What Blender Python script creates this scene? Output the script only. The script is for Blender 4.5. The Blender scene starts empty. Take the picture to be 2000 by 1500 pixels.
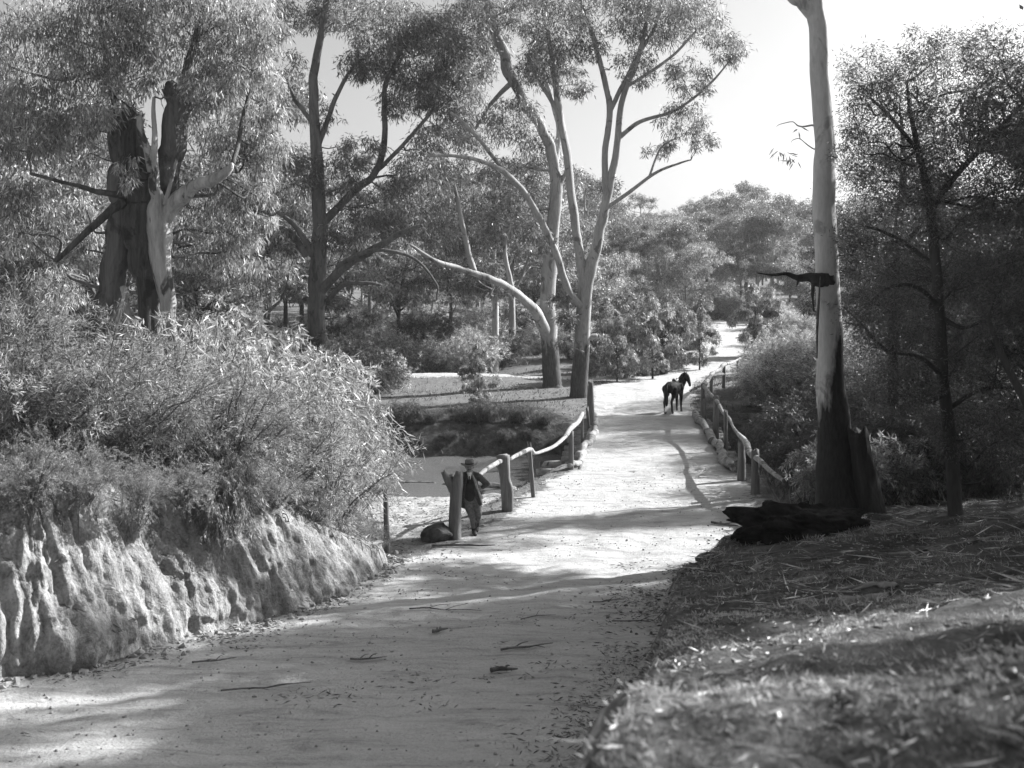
import bpy, math, random
import numpy as np
from mathutils import Vector, Matrix
random.seed(7); RNG = np.random.default_rng(11)
S = bpy.context.scene
COL = S.collection
F, HY, CZ = 2100.0, 560.0, 5.85          # focal length and horizon row in photo pixels, eye height

def P(px, py, Y):                          # photo pixel + distance -> world point
    return np.array([(px-1000.0)*Y/F, Y, CZ-(py-HY)*Y/F])
def GX(px, Y): return (px-1000.0)*Y/F

# ------------------------------------------------------------------ noise
def _h(ix, iy, iz):
    n = (ix*374761393 + iy*668265263 + iz*2147483647 + 1013904223) & 0xffffffff
    n = ((n ^ (n >> 13))*1274126177) & 0xffffffff
    return ((n ^ (n >> 16)) & 0xffffff)/float(0xffffff)
def noise(x, y, z=0.0):
    x, y, z = np.broadcast_arrays(np.asarray(x, float), np.asarray(y, float), np.asarray(z, float))
    ix, iy, iz = np.floor(x).astype(np.int64), np.floor(y).astype(np.int64), np.floor(z).astype(np.int64)
    fx, fy, fz = x-ix, y-iy, z-iz
    fx, fy, fz = fx*fx*(3-2*fx), fy*fy*(3-2*fy), fz*fz*(3-2*fz)
    r = 0
    for a in (0, 1):
        for b in (0, 1):
            for c in (0, 1):
                r = r + _h(ix+a, iy+b, iz+c)*(fx if a else 1-fx)*(fy if b else 1-fy)*(fz if c else 1-fz)
    return r*2-1
def fbm(x, y, z=0.0, o=4):
    r, a, f = 0, 1.0, 1.0
    for _ in range(o):
        r = r+a*noise(np.asarray(x)*f+17.3*_, np.asarray(y)*f-9.1*_, np.asarray(z)*f); a *= .5; f *= 2.03
    return r/1.9
def sstep(t): t = np.clip(t, 0, 1); return t*t*(3-2*t)

# ------------------------------------------------------------------ objects
def tag(o, label=None, cat=None, group=None, kind=None):
    if label: o['label'] = label
    if cat: o['category'] = cat
    if group: o['group'] = group
    if kind: o['kind'] = kind
    return o
def thing(name, loc, label, cat, group=None, rz=0.0):
    o = bpy.data.objects.new(name, None); COL.objects.link(o)
    o.empty_display_size = .2
    o.location = loc; o.rotation_euler = (0, 0, rz)
    return tag(o, label, cat, group)
def mesh(name, V, Fc, mats, smooth=True, midx=None):
    V = np.asarray(V, np.float32)
    me = bpy.data.meshes.new(name)
    if isinstance(Fc, np.ndarray):
        n, k = Fc.shape
        me.vertices.add(len(V)); me.vertices.foreach_set('co', V.ravel())
        me.loops.add(n*k); me.loops.foreach_set('vertex_index', Fc.astype(np.int32).ravel())
        me.polygons.add(n); me.polygons.foreach_set('loop_start', np.arange(0, n*k, k, dtype=np.int32))
        try: me.polygons.foreach_set('loop_total', np.full(n, k, dtype=np.int32))
        except Exception: pass
        me.update(calc_edges=True)
    else:
        me.from_pydata(V.tolist(), [], [tuple(int(i) for i in f) for f in Fc])
    for m in (mats if isinstance(mats, (list, tuple)) else [mats]): me.materials.append(m)
    me.polygons.foreach_set('use_smooth', np.full(len(me.polygons), smooth))
    if midx is not None: me.polygons.foreach_set('material_index', np.asarray(midx, np.int32))
    me.update()
    return me
def obj(name, V, Fc, mat, parent=None, smooth=True, world=True, midx=None):
    V = np.asarray(V, float)
    if parent is not None and world: V = V-np.array(parent.location)
    o = bpy.data.objects.new(name, mesh(name, V, Fc, mat, smooth, midx)); COL.objects.link(o)
    if parent is not None: o.parent = parent
    return o
def copy_tree(o, loc, rz=0, sc=1.0, label=None, group=None, tilt=0.0):
    r = o.copy(); COL.objects.link(r); r.location = loc
    r.rotation_euler = (tilt, 0, rz)
    r.scale = sc if isinstance(sc, (tuple, list)) else (sc, sc, sc)
    if label: r['label'] = label
    if group: r['group'] = group
    for c in list(o.children):
        d = c.copy(); COL.objects.link(d); d.parent = r
    return r

# ------------------------------------------------------------------ geometry builders
class Geo:
    def __init__(s): s.V = []; s.F = []; s.n = 0
    def add(s, V, Fc):
        V = np.asarray(V, float); s.V.append(V); s.F.append(np.asarray(Fc)+s.n); s.n += len(V)
    def get(s): return np.concatenate(s.V), np.concatenate(s.F)
def catmull(pts, rad, k):
    pts = np.asarray(pts, float); rad = np.asarray(rad, float)
    n = len(pts)
    if n == 2:
        t = np.linspace(0, 1, k+1)[:, None]
        return pts[0]*(1-t)+pts[1]*t, rad[0]*(1-t[:, 0])+rad[1]*t[:, 0]
    out, ro = [], []
    for i in range(n-1):
        p0, p1, p2, p3 = pts[max(i-1, 0)], pts[i], pts[i+1], pts[min(i+2, n-1)]
        for j in range(k):
            t = j/k
            out.append(.5*((2*p1)+(-p0+p2)*t+(2*p0-5*p1+4*p2-p3)*t*t+(-p0+3*p1-3*p2+p3)*t**3))
            ro.append(rad[i]*(1-t)+rad[i+1]*t)
    out.append(pts[-1]); ro.append(rad[-1])
    return np.array(out), np.array(ro)
def tube(g, pts, rad, sides=8, k=4, lump=0.0, lf=1.5, wob=0.0, cap=True, seed=0.0, flute=0.0, jag=0.0):
    p, r = catmull(pts, rad, k)
    n = len(p)
    if wob:
        s = np.arange(n)*.37+seed*7.7
        w = np.stack([noise(s, seed), noise(s, seed+5), noise(s, seed+9)], 1)*wob
        w[0] = 0; p = p+w*np.minimum(1, np.arange(n)/3.0)[:, None]
    d = np.gradient(p, axis=0); d /= np.linalg.norm(d, axis=1)[:, None]+1e-9
    u = np.cross(d[0], [0.0, 1, 0.13]); 
    if np.linalg.norm(u) < 1e-3: u = np.cross(d[0], [1.0, 0, 0])
    u /= np.linalg.norm(u)
    a = np.linspace(0, 2*math.pi, sides, endpoint=False)
    V = np.zeros((n, sides, 3))
    for i in range(n):
        u = u-d[i]*np.dot(u, d[i]); u /= np.linalg.norm(u)+1e-9
        v = np.cross(d[i], u)
        rr = np.full(sides, r[i])
        if flute: rr = rr*(1+flute*np.cos(a*3+seed)+flute*.6*np.cos(a*5+1.3*seed+i*.15))
        V[i] = p[i]+(np.cos(a)*rr)[:, None]*u+(np.sin(a)*rr)[:, None]*v
    if lump:
        q = V.reshape(-1, 3)
        nz = (fbm(q[:, 0]*lf+seed, q[:, 1]*lf, q[:, 2]*lf*.6, 3)).reshape(n, sides)
        V = p[:, None, :]+(V-p[:, None, :])*(1+lump*nz)[:, :, None]
    if jag: V[-1] += d[-1]*(jag*RNG.random(sides))[:, None]
    i = np.arange(n-1)[:, None]; j = np.arange(sides)[None, :]
    q = np.stack([i*sides+j, i*sides+(j+1) % sides, (i+1)*sides+(j+1) % sides, (i+1)*sides+j], -1).reshape(-1, 4)
    V = V.reshape(-1, 3)
    if cap:
        c0, c1 = len(V), len(V)+1
        V = np.vstack([V, p[0]-d[0]*r[0]*.15, p[-1]+d[-1]*(r[-1]*.3-jag*.3)])
        j = np.arange(sides)
        q = np.vstack([q, np.stack([(j+1) % sides, j, np.full(sides, c0), np.full(sides, c0)], 1),
                       np.stack([(n-1)*sides+j, (n-1)*sides+(j+1) % sides, np.full(sides, c1), np.full(sides, c1)], 1)])
        # keep quads only: the cap triangles become thin quads through a doubled centre
        V = np.vstack([V, V[c0], V[c1]])
        q[-2*sides:-sides, 3] = c1+1; q[-sides:, 3] = c1+2
    g.add(V, q)
    return p, r
def unit(v): return v/(np.linalg.norm(v, axis=-1, keepdims=True)+1e-9)
def leaves_geo(c, d, L, W):
    n = len(c); d = unit(d)
    s = unit(np.cross(d, RNG.normal(size=(n, 3))))
    L = np.broadcast_to(L, (n,))[:, None]; W = np.broadcast_to(W, (n,))[:, None]
    m = c+d*L*.42; nn = np.cross(d, s)
    bend = nn*L*RNG.normal(0, .12, (n, 1)); bend[:, 2:] -= .06*L
    V = np.stack([c, m+s*W*.5+bend*.3, c+d*L+bend, m-s*W*.5+bend*.3], 1).reshape(-1, 3)
    return V, np.arange(4*n).reshape(n, 4)
def grow_blob(c, rad, n, sub, L, W, droop=.8, shell=.5, top=0.0):
    """leaves in an ellipsoid: n leaves in clumps of about 'sub' leaves; returns verts, quads, clump centres"""
    k = max(3, int(n/sub))
    v = unit(RNG.normal(size=(k, 3))); rr = RNG.random(k)**(1/3.0); rr = rr*(1-shell)+shell*(.75+.25*RNG.random(k))
    v[:, 2] = v[:, 2]*(1-top)+top*np.abs(v[:, 2])
    cc = np.asarray(c)+v*rr[:, None]*np.asarray(rad)
    sz = RNG.uniform(.6, 1.35, k)
    w = sz**2/np.sum(sz**2); who = RNG.choice(k, n, p=w)
    cr = .25*float(np.mean(rad))*sz
    off = RNG.normal(size=(n, 3))*cr[who][:, None]*np.array([.62, .62, .5])
    pos = cc[who]+off
    d = unit(off+1e-6)*.55+RNG.normal(size=(n, 3))*.45; d[:, 2] -= droop
    return leaves_geo(pos, d, RNG.uniform(.6, 1.25, n)*L, RNG.uniform(.7, 1.2, n)*W)+(cc,)

# ------------------------------------------------------------------ materials (the photograph is black and white: every tone is a grey)
def nm(name):
    m = bpy.data.materials.new(name); m.use_nodes = True
    N = m.node_tree.nodes; N.clear(); return m, N, m.node_tree.links
def node(N, t, **kw):
    n = N.new(t)
    for k, v in kw.items():
        if k in n.inputs.keys(): n.inputs[k].default_value = v
        else: setattr(n, k, v)
    return n
def grey(v): return (v, v, v, 1)
def ramp(N, L, src, stops):
    r = N.new('ShaderNodeValToRGB'); e = r.color_ramp.elements
    e[0].position, e[0].color = stops[0][0], grey(stops[0][1]); e[1].position, e[1].color = stops[-1][0], grey(stops[-1][1])
    for p, v in stops[1:-1]:
        x = e.new(p); x.color = grey(v)
    L.new(src, r.inputs[0]); return r.outputs[0]
def tex(N, L, scale, detail=5, rough=.6, vec=None, dist=0.0):
    t = node(N, 'ShaderNodeTexNoise', Scale=scale, Detail=detail, Roughness=rough, Distortion=dist)
    if vec is not None: L.new(vec, t.inputs['Vector'])
    return t.outputs['Fac']
def coords(N, L, sc=(1, 1, 1), kind='Object'):
    tc = N.new('ShaderNodeTexCoord'); mp = N.new('ShaderNodeMapping'); mp.inputs['Scale'].default_value = sc
    L.new(tc.outputs[kind], mp.inputs['Vector']); return mp.outputs[0]
def mixc(N, L, f, a, b, mode='MIX'):
    m = N.new('ShaderNodeMix'); m.data_type = 'RGBA'; m.blend_type = mode
    for s, i in ((f, 0), (a, 6), (b, 7)):
        if isinstance(s, (int, float)): m.inputs[i].default_value = s if i == 0 else grey(s)
        else: L.new(s, m.inputs[i])
    return m.outputs[2]
def mth(N, L, op, a, b=None, clamp=False):
    m = N.new('ShaderNodeMath'); m.operation = op; m.use_clamp = clamp
    for i, s in enumerate((a, b)):
        if s is None: continue
        if isinstance(s, (int, float)): m.inputs[i].default_value = s
        else: L.new(s, m.inputs[i])
    return m.outputs[0]
def finish(N, L, col, rough=.9, bump=None, bs=.5, bd=.05, spec=.3, trans=None):
    b = N.new('ShaderNodeBsdfPrincipled'); o = N.new('ShaderNodeOutputMaterial')
    if isinstance(col, (int, float)): b.inputs['Base Color'].default_value = grey(col)
    else: L.new(col, b.inputs['Base Color'])
    b.inputs['Roughness'].default_value = rough; b.inputs['Specular IOR Level'].default_value = spec
    if bump is not None:
        bp = N.new('ShaderNodeBump'); bp.inputs['Strength'].default_value = bs; bp.inputs['Distance'].default_value = bd
        L.new(bump, bp.inputs['Height']); L.new(bp.outputs[0], b.inputs['Normal'])
    if trans:
        t = N.new('ShaderNodeBsdfTranslucent'); x = N.new('ShaderNodeMixShader'); x.inputs[0].default_value = trans
        if isinstance(col, (int, float)): t.inputs[0].default_value = grey(col)
        else: L.new(col, t.inputs[0])
        L.new(b.outputs[0], x.inputs[1]); L.new(t.outputs[0], x.inputs[2]); L.new(x.outputs[0], o.inputs[0])
    else: L.new(b.outputs[0], o.inputs[0])
    return b
def leaf_mat(name, v, var=.5, rough=.45, spec=.5, trans=.35, clump=.9):
    v = v*1.35
    m, N, L = nm(name)
    g = N.new('ShaderNodeNewGeometry')
    c = ramp(N, L, g.outputs['Random Per Island'], [(0, v*(1-var)), (.7, v), (1, min(1, v*(1+var*1.4)))])
    f = tex(N, L, clump, 3, .6, coords(N, L))
    c = mixc(N, L, 1.0, c, ramp(N, L, f, [(.36, .45), (.6, 1.0)]), 'MULTIPLY')
    finish(N, L, c, rough, spec=spec, trans=trans); return m
def bark_mat(name, lo, hi, rough=.9, sc=2.0, charz=None, charx=None, stretch=.18, bs=.7, bd=.04, charlo=.008, peel=0.0, fine=18):
    m, N, L = nm(name)
    v = coords(N, L, (1, 1, stretch)); v2 = coords(N, L, (1, 1, .55))
    a = tex(N, L, sc, 6, .65, v, .6); b = tex(N, L, fine, 4, .7, v)
    c = ramp(N, L, a, [(.32, lo), (.5, (lo+hi)/2), (.62, hi)])
    c = mixc(N, L, .35, c, ramp(N, L, b, [(.3, lo*.7), (.7, hi)]))
    if peel:
        pz = tex(N, L, 1.3, 5, .6, v2, 1.2)
        c = mixc(N, L, ramp(N, L, pz, [(.56, 0), (.62, peel)]), c, lo*.35)
    if charz is not None:
        tc = N.new('ShaderNodeTexCoord'); sp = N.new('ShaderNodeSeparateXYZ'); L.new(tc.outputs['Object'], sp.inputs[0])
        z = sp.outputs['Z']
        if charx: z = mth(N, L, 'SUBTRACT', z, mth(N, L, 'MULTIPLY', sp.outputs['X'], charx))
        z = mth(N, L, 'ADD', z, mth(N, L, 'MULTIPLY', mth(N, L, 'SUBTRACT', tex(N, L, 3.0, 5, .6, v), .5), 3.2))
        f = ramp(N, L, mth(N, L, 'DIVIDE', z, charz*2, True), [(.47, 1), (.53, 0)])
        c = mixc(N, L, f, c, ramp(N, L, b, [(.3, charlo), (.7, charlo*3.5)]))
    h = mth(N, L, 'ADD', a, mth(N, L, 'MULTIPLY', b, .5))
    finish(N, L, c, rough, h, bs, bd, .2); return m
M = {}
M['gum_leaf'] = leaf_mat('gum_leaf', .20, .6, .42, .5, .4)
M['gum_leaf_pale'] = leaf_mat('gum_leaf_pale', .34, .6, .42, .5, .4)
M['gum_leaf_dark'] = leaf_mat('gum_leaf_dark', .10, .5)
M['wattle_leaf'] = leaf_mat('wattle_leaf', .11, .6, .42, .5, .35)
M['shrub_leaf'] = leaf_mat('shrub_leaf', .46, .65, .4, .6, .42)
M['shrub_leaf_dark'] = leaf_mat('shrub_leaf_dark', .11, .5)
M['dry_grass'] = leaf_mat('dry_grass', .34, .5, .6, .3, .3)
M['straw'] = leaf_mat('straw', .5, .5, .55, .4, .3, 1.5)
M['dark_grass'] = leaf_mat('dark_grass', .14, .6, .6, .3, .3)
M['litter_pale'] = leaf_mat('litter_pale', .36, .95, .5, .5, .1, 1.2)
M['litter'] = leaf_mat('litter', .2, .9, .6, .4, .1)
M['bright_bark'] = bark_mat('bright_bark', .2, .62, .8, 2.6, peel=.95, stretch=.16, bs=1, bd=.06)
M['white_bark'] = bark_mat('white_bark', .26, .6, .8, 1.2, peel=.7)
M['pale_bark_burnt'] = bark_mat('pale_bark_burnt', .38, .62, .75, 1.0, charz=4.1, charx=4.0, charlo=.012, stretch=.25, peel=.5, bs=.5)
M['char_bark'] = bark_mat('char_bark', .012, .06, .95, 3, bs=1, bd=.08)
M['gum_butt'] = bark_mat('gum_butt', .2, .46, .85, 1.6, charz=2.6, charlo=.035, peel=.7)
M['grey_bark'] = bark_mat('grey_bark', .06, .22, .9, 2.2, charz=3.6, charlo=.02, peel=.5)
M['dark_bark'] = bark_mat('dark_bark', .03, .09, .95, 2.4)
M['ribbon_bark'] = bark_mat('ribbon_bark', .02, .22, .9, 2.2, stretch=.035, bs=1.0, bd=.10, peel=.5)
M['post_wood'] = bark_mat('post_wood', .09, .24, .9, 5, stretch=.12, bs=.8, bd=.02, fine=30)
M['rail_wood'] = bark_mat('rail_wood', .14, .5, .85, 6, stretch=1, bs=1, bd=.03, peel=.9, fine=34)
M['log_wood'] = bark_mat('log_wood', .12, .35, .9, 4, stretch=1, bs=.7, bd=.02, peel=.6)
M['stick'] = bark_mat('stick', .05, .22, .9, 5, stretch=1)

def ground_mat():
    m, N, L = nm('ground')
    v = coords(N, L)
    at = N.new('ShaderNodeVertexColor'); at.layer_name = 'mask'
    sep = N.new('ShaderNodeSeparateColor'); L.new(at.outputs[0], sep.inputs[0])
    dirt, mud = sep.outputs[0], sep.outputs[1]
    a = tex(N, L, .55, 6, .6, v); b = tex(N, L, 4.0, 6, .65, v); c = tex(N, L, 26.0, 4, .7, v)
    dc = ramp(N, L, b, [(.3, .26), (.45, .42), (.7, .54)])
    dc = mixc(N, L, .5, dc, ramp(N, L, a, [(.35, .33), (.65, .56)]))
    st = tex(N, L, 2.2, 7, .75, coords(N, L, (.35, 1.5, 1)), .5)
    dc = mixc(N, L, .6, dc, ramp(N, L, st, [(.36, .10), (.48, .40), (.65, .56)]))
    dc = mixc(N, L, .3, dc, ramp(N, L, c, [(.3, .24), (.7, .62)]))
    vo = node(N, 'ShaderNodeTexVoronoi', Scale=6.0); L.new(v, vo.inputs['Vector'])
    sp = mth(N, L, 'MULTIPLY', ramp(N, L, vo.outputs['Distance'], [(.10, 1), (.17, 0)]), ramp(N, L, b, [(.5, 0), (.6, .8)]))
    dc = mixc(N, L, sp, dc, .1)
    vo2 = node(N, 'ShaderNodeTexVoronoi', Scale=19.0); L.new(v, vo2.inputs['Vector'])
    sp2 = mth(N, L, 'MULTIPLY', ramp(N, L, vo2.outputs['Distance'], [(.16, 1), (.26, 0)]), ramp(N, L, tex(N, L, 1.1, 5, .7, v), [(.5, 0), (.6, .7)]))
    dc = mixc(N, L, sp2, dc, .14)
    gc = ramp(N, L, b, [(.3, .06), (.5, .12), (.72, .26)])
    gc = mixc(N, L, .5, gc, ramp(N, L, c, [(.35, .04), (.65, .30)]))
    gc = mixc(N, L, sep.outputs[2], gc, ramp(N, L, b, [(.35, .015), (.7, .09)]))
    mc = mixc(N, L, .5, ramp(N, L, b, [(.35, .13), (.6, .48)]), ramp(N, L, c, [(.4, .12), (.6, .5)]))
    dn = mth(N, L, 'ADD', dirt, mth(N, L, 'MULTIPLY', mth(N, L, 'SUBTRACT', b, .5), 1.1))
    col = mixc(N, L, ramp(N, L, dn, [(.38, 0), (.58, 1)]), gc, dc)
    col = mixc(N, L, mud, col, mc)
    h = mth(N, L, 'ADD', mth(N, L, 'MULTIPLY', b, 1.0), mth(N, L, 'MULTIPLY', c, .45))
    h = mth(N, L, 'ADD', h, mth(N, L, 'MULTIPLY', a, 2.0))
    finish(N, L, col, .95, h, .8, .06, .15); return m
M['ground'] = ground_mat()
def clay_mat():
    m, N, L = nm('clay')
    v = coords(N, L, (1, 1, .45)); v1 = coords(N, L)
    a = tex(N, L, 5.0, 6, .6, v, .4); b = tex(N, L, 22, 4, .7, v1); e = tex(N, L, .9, 3, .6, v1)
    c = ramp(N, L, a, [(.34, .09), (.48, .26), (.64, .42)])
    c = mixc(N, L, .35, c, ramp(N, L, b, [(.34, .08), (.6, .48)]))
    c = mixc(N, L, ramp(N, L, e, [(.45, 0), (.6, .7)]), c, ramp(N, L, b, [(.3, .1), (.7, .3)]))
    ge = N.new('ShaderNodeNewGeometry'); sp = N.new('ShaderNodeSeparateXYZ'); L.new(ge.outputs['True Normal'], sp.inputs[0])
    nz = mth(N, L, 'ADD', sp.outputs['Z'], mth(N, L, 'MULTIPLY', mth(N, L, 'SUBTRACT', b, .5), .5))
    c = mixc(N, L, ramp(N, L, nz, [(.74, 0), (.86, 1)]), c, ramp(N, L, a, [(.35, .05), (.65, .2)]))
    finish(N, L, c, .95, mth(N, L, 'ADD', a, mth(N, L, 'MULTIPLY', b, .35)), .9, .09, .1); return m
M['clay'] = clay_mat()
def water_mat():
    m, N, L = nm('water')
    v = coords(N, L, (.5, 1.4, 1))
    n = tex(N, L, 2.5, 3, .5, v)
    finish(N, L, .15, .08, n, .15, .03, .9); return m
M['water'] = water_mat()
def plain(name, v, rough=.8, var=.25, sc=12, spec=.3, bs=.3, bd=.01):
    m, N, L = nm(name)
    t = tex(N, L, sc, 4, .6, coords(N, L))
    finish(N, L, ramp(N, L, t, [(.3, v*(1-var)), (.7, v*(1+var))]), rough, t, bs, bd, spec); return m
M['tweed'] = plain('tweed', .06, .9, .5, 30); M['waistcoat'] = plain('waistcoat', .03, .85); M['trousers'] = plain('trousers', .14, .9, .4, 20)
M['boot'] = plain('boot', .03, .5); M['skin'] = plain('skin', .24, .6, .1); M['shirt'] = plain('shirt', .72, .8, .05)
M['hat'] = plain('hat', .16, .8); M['hat_band'] = plain('hat_band', .02, .7); M['hair'] = plain('hair', .05, .7)
M['horse_coat'] = plain('horse_coat', .022, .75, .3, 5, .2); M['horse_hair'] = plain('horse_hair', .008, .6); M['hoof'] = plain('hoof', .05, .5)
M['white_sock'] = plain('white_sock', .5, .7); M['leather'] = plain('leather', .05, .5)
M['rock'] = plain('rock', .09, .95, .6, 6, .2, 1, .05)
M['clod'] = plain('clod', .014, .95, .7, 5, .1, 1, .08)

# ------------------------------------------------------------------ terrain
FOOT = np.array([(-16, 10.0), (-12, 11.2), (-9, 12.2), (-6.4, 13.6), (-5.67, 14.1), (-4.6, 16.1), (-3.5, 18), (-2.9, 20.2), (-2.57, 21.6),
                 (-2.7, 22.6), (-3.6, 23.8), (-6, 25.5), (-10, 27.2), (-16, 28.5)], float)
_fp, _ = catmull(FOOT, np.zeros(len(FOOT)), 4)
def foot_dist(X, Y):
    X = np.asarray(X, float); Y = np.asarray(Y, float)
    best = np.full(X.shape, 1e9)
    for i in range(len(_fp)-1):
        ax, ay = _fp[i]; bx, by = _fp[i+1]; dx, dy = bx-ax, by-ay
        t = np.clip(((X-ax)*dx+(Y-ay)*dy)/(dx*dx+dy*dy), 0, 1)
        best = np.minimum(best, np.hypot(X-ax-t*dx, Y-ay-t*dy))
    poly = list(map(tuple, _fp))+[(-200, 60), (-200, -20), (-16, 9.5)]
    ins = np.zeros(X.shape, bool); n = len(poly)
    for i in range(n):
        x1, y1 = poly[i]; x2, y2 = poly[(i+1) % n]
        c = ((y1 > Y) != (y2 > Y)); xi = (x2-x1)*(Y-y1)/((y2-y1) if abs(y2-y1) > 1e-12 else 1e-12)+x1
        ins ^= c & (X < xi)
    return np.where(ins, best, -best)
def plateau(X, Y):
    return 2.45-np.interp(Y, [10, 15, 18.7, 21.6, 25, 32], [-.3, 0, .5, 1.9, 2.6, 3.6])+.17*np.clip(-X-3, -.5, 12)
def zroad(Y): return 1.3*(np.clip(26-Y, 0, 22)/16)**1.5
def Xe(Y): return np.interp(Y, [-20, 0, 4, 6, 10, 14, 18, 20, 22, 24, 28, 34], [-3, -.7, .46, .86, 1.6, 2.4, 3.1, 3.6, 4.5, 5.4, 6.7, 7.6])
def zright(X, Y):
    z = np.interp(Y, [-20, 0, 4, 6, 10, 14, 18, 22, 26, 30, 60], [5.0, 4.3, 4.2, 3.7, 2.6, 1.65, 1.0, .6, .35, .1, 0])
    return z+.13*np.clip(X-Xe(Y), 0, 8)*sstep((30-Y)/8)
def yc(X): return 42.6+.8*np.sin(X*.16+.6)-.02*X
def terr(X, Y, fine=True):
    X = np.asarray(X, float); Y = np.asarray(Y, float); X, Y = np.broadcast_arrays(X, Y)
    dc = Y-yc(X)
    far = np.interp(dc, [0, 3, 4.4, 5.0, 6.0, 8, 11, 22], [-2.5, -2.3, -1.68, -1.05, -.42, -.2, -.1, 0])
    steep = np.interp(-dc, [0, 3, 4.3, 6, 7.6], [-2.5, -2.3, -1.7, -.7, 0])
    mud = np.interp(-dc, [0, 3, 4.3, 8, 12, 15.5, 18], [-2.5, -2.2, -1.62, -1.2, -.7, -.2, 0])
    xl = -1.33+(Y-24.9)*(3.27/10.3)
    wl = sstep((xl-.25-X)/1.7)
    near = steep*(1-wl)+mud*wl
    z = zroad(Y)+np.where(dc > 0, far, near)
    rc = np.interp(Y, [9, 12, 14, 18, 22, 25, 35, 49, 62, 70, 84, 105], [-4.5, -2.6, -1.6, .2, 1.6, 2.7, 4.6, 6.1, 7.6, 9.6, 15.3, 21.2])+.25*np.sin(Y*.45)
    z = z-.03*(np.exp(-((np.abs(X-rc)-.75)/.3)**2))*np.clip(.5+fbm(X, Y*.5, 61, 3), 0, 1)*(dc*dc > 40)+.02*np.exp(-((X-rc)/.4)**2)*(dc*dc > 40)
    # left bank
    fd = foot_dist(X, Y)
    pl = np.maximum(z, plateau(X, Y)); z = z+(pl-z)*sstep((fd-.45)/.6)
    # right bank
    xe = Xe(Y)+sstep((Y-3)/4)*(.42*fbm(X*.7, Y*.7, 41, 4)-.05); hr = zright(X, Y); w = .35+.34*np.clip(hr-zroad(Y), 0, 4)
    gul = sstep((Y-26)/8)
    t = sstep((X-(xe-w))/w)
    z = z+np.maximum(hr-z, 0)*t*(1-gul)
    # mound under the burnt tree
    z = z+.35*np.exp(-(((X-6.3)/1.3)**2+((Y-22.4)/1.0)**2))
    # far rise and hill
    z = z+.034*np.clip(Y-76, 0, 60)+.03*np.clip(Y-136, 0, 170)*sstep((X-5)/40+.35)
    z = z+.35*np.exp(-((Y-68)/3.0)**2)*sstep((4-X)/6)-.8*np.exp(-((Y-76)/4.0)**2)*sstep((3-X)/8)
    z = z+.018*np.clip(Y-136, 0, 300)
    if fine:
        r = sstep((Y-26)/40)
        z = z+.035*fbm(X*.8, Y*.8, 3.3, 4)+(.02+.012*sstep((34-Y)/5))*fbm(X*3, Y*3, 1.3, 4)*(1+2*t)+r*.12*fbm(X*.25, Y*.25, 8, 3)
        z = z+wl*.13*fbm(X*1.6, Y*1.6, 5.1, 4)*sstep((Y-24)/3)*sstep((60-Y)/10)
        z = z+sstep((fd-.6)/.6)*.12*fbm(X*1.2, Y*1.2, 2.1, 3)
        z = z+t*(1-gul)*(.16*fbm(X*.9, Y*.9, 7.7, 3)+.05*fbm(X*4, Y*4, 8, 3))
    return z
def T(x, y): return float(terr(np.array([x]), np.array([y]))[0])
def on(x, y, dz=0.0): return (x, y, T(x, y)+dz)
def onpx(px, Y, dz=0.0): return on(GX(px, Y), Y, dz)

AX0, AX1 = np.array([4.5, 34.2]), np.array([6.05, 48.9])      # bridge axis
def axis_x(Y): return AX0[0]+(Y-AX0[1])*(AX1[0]-AX0[0])/(AX1[1]-AX0[1])
def road_mask(X, Y):
    """+ inside the road, distance in metres to its nearer edge"""
    xl = np.interp(Y, [9, 12, 14, 16.1, 18, 20.2, 21.6, 24.9, 35.2, 49, 55, 62, 70, 84, 105, 130],
                   [-20, -9, -5.7, -4.6, -3.5, -2.9, -2.5, -1.1, 2.15, 3.6, 4.0, 4.6, 7.2, 12.6, 16.5, 20])
    xr = np.interp(Y, [4, 14, 18, 20, 22, 24, 28, 34, 49, 55, 62, 70, 84, 105, 130], [.2, 1.8, 2.7, 3.3, 4.2, 5.2, 6.6, 7.0, 8.3, 9.3, 10.4, 12.8, 18.5, 27, 33])
    d = np.minimum(X-xl, xr-X)
    tr = 1.4-np.abs(Y-(68.2-.02*X+.5*np.sin(X*.3)))            # side track beyond the creek
    d = np.where((X < 8) & (X > -40), np.maximum(d, tr), d)
    return np.where(Y > 128, -3, d)
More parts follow.
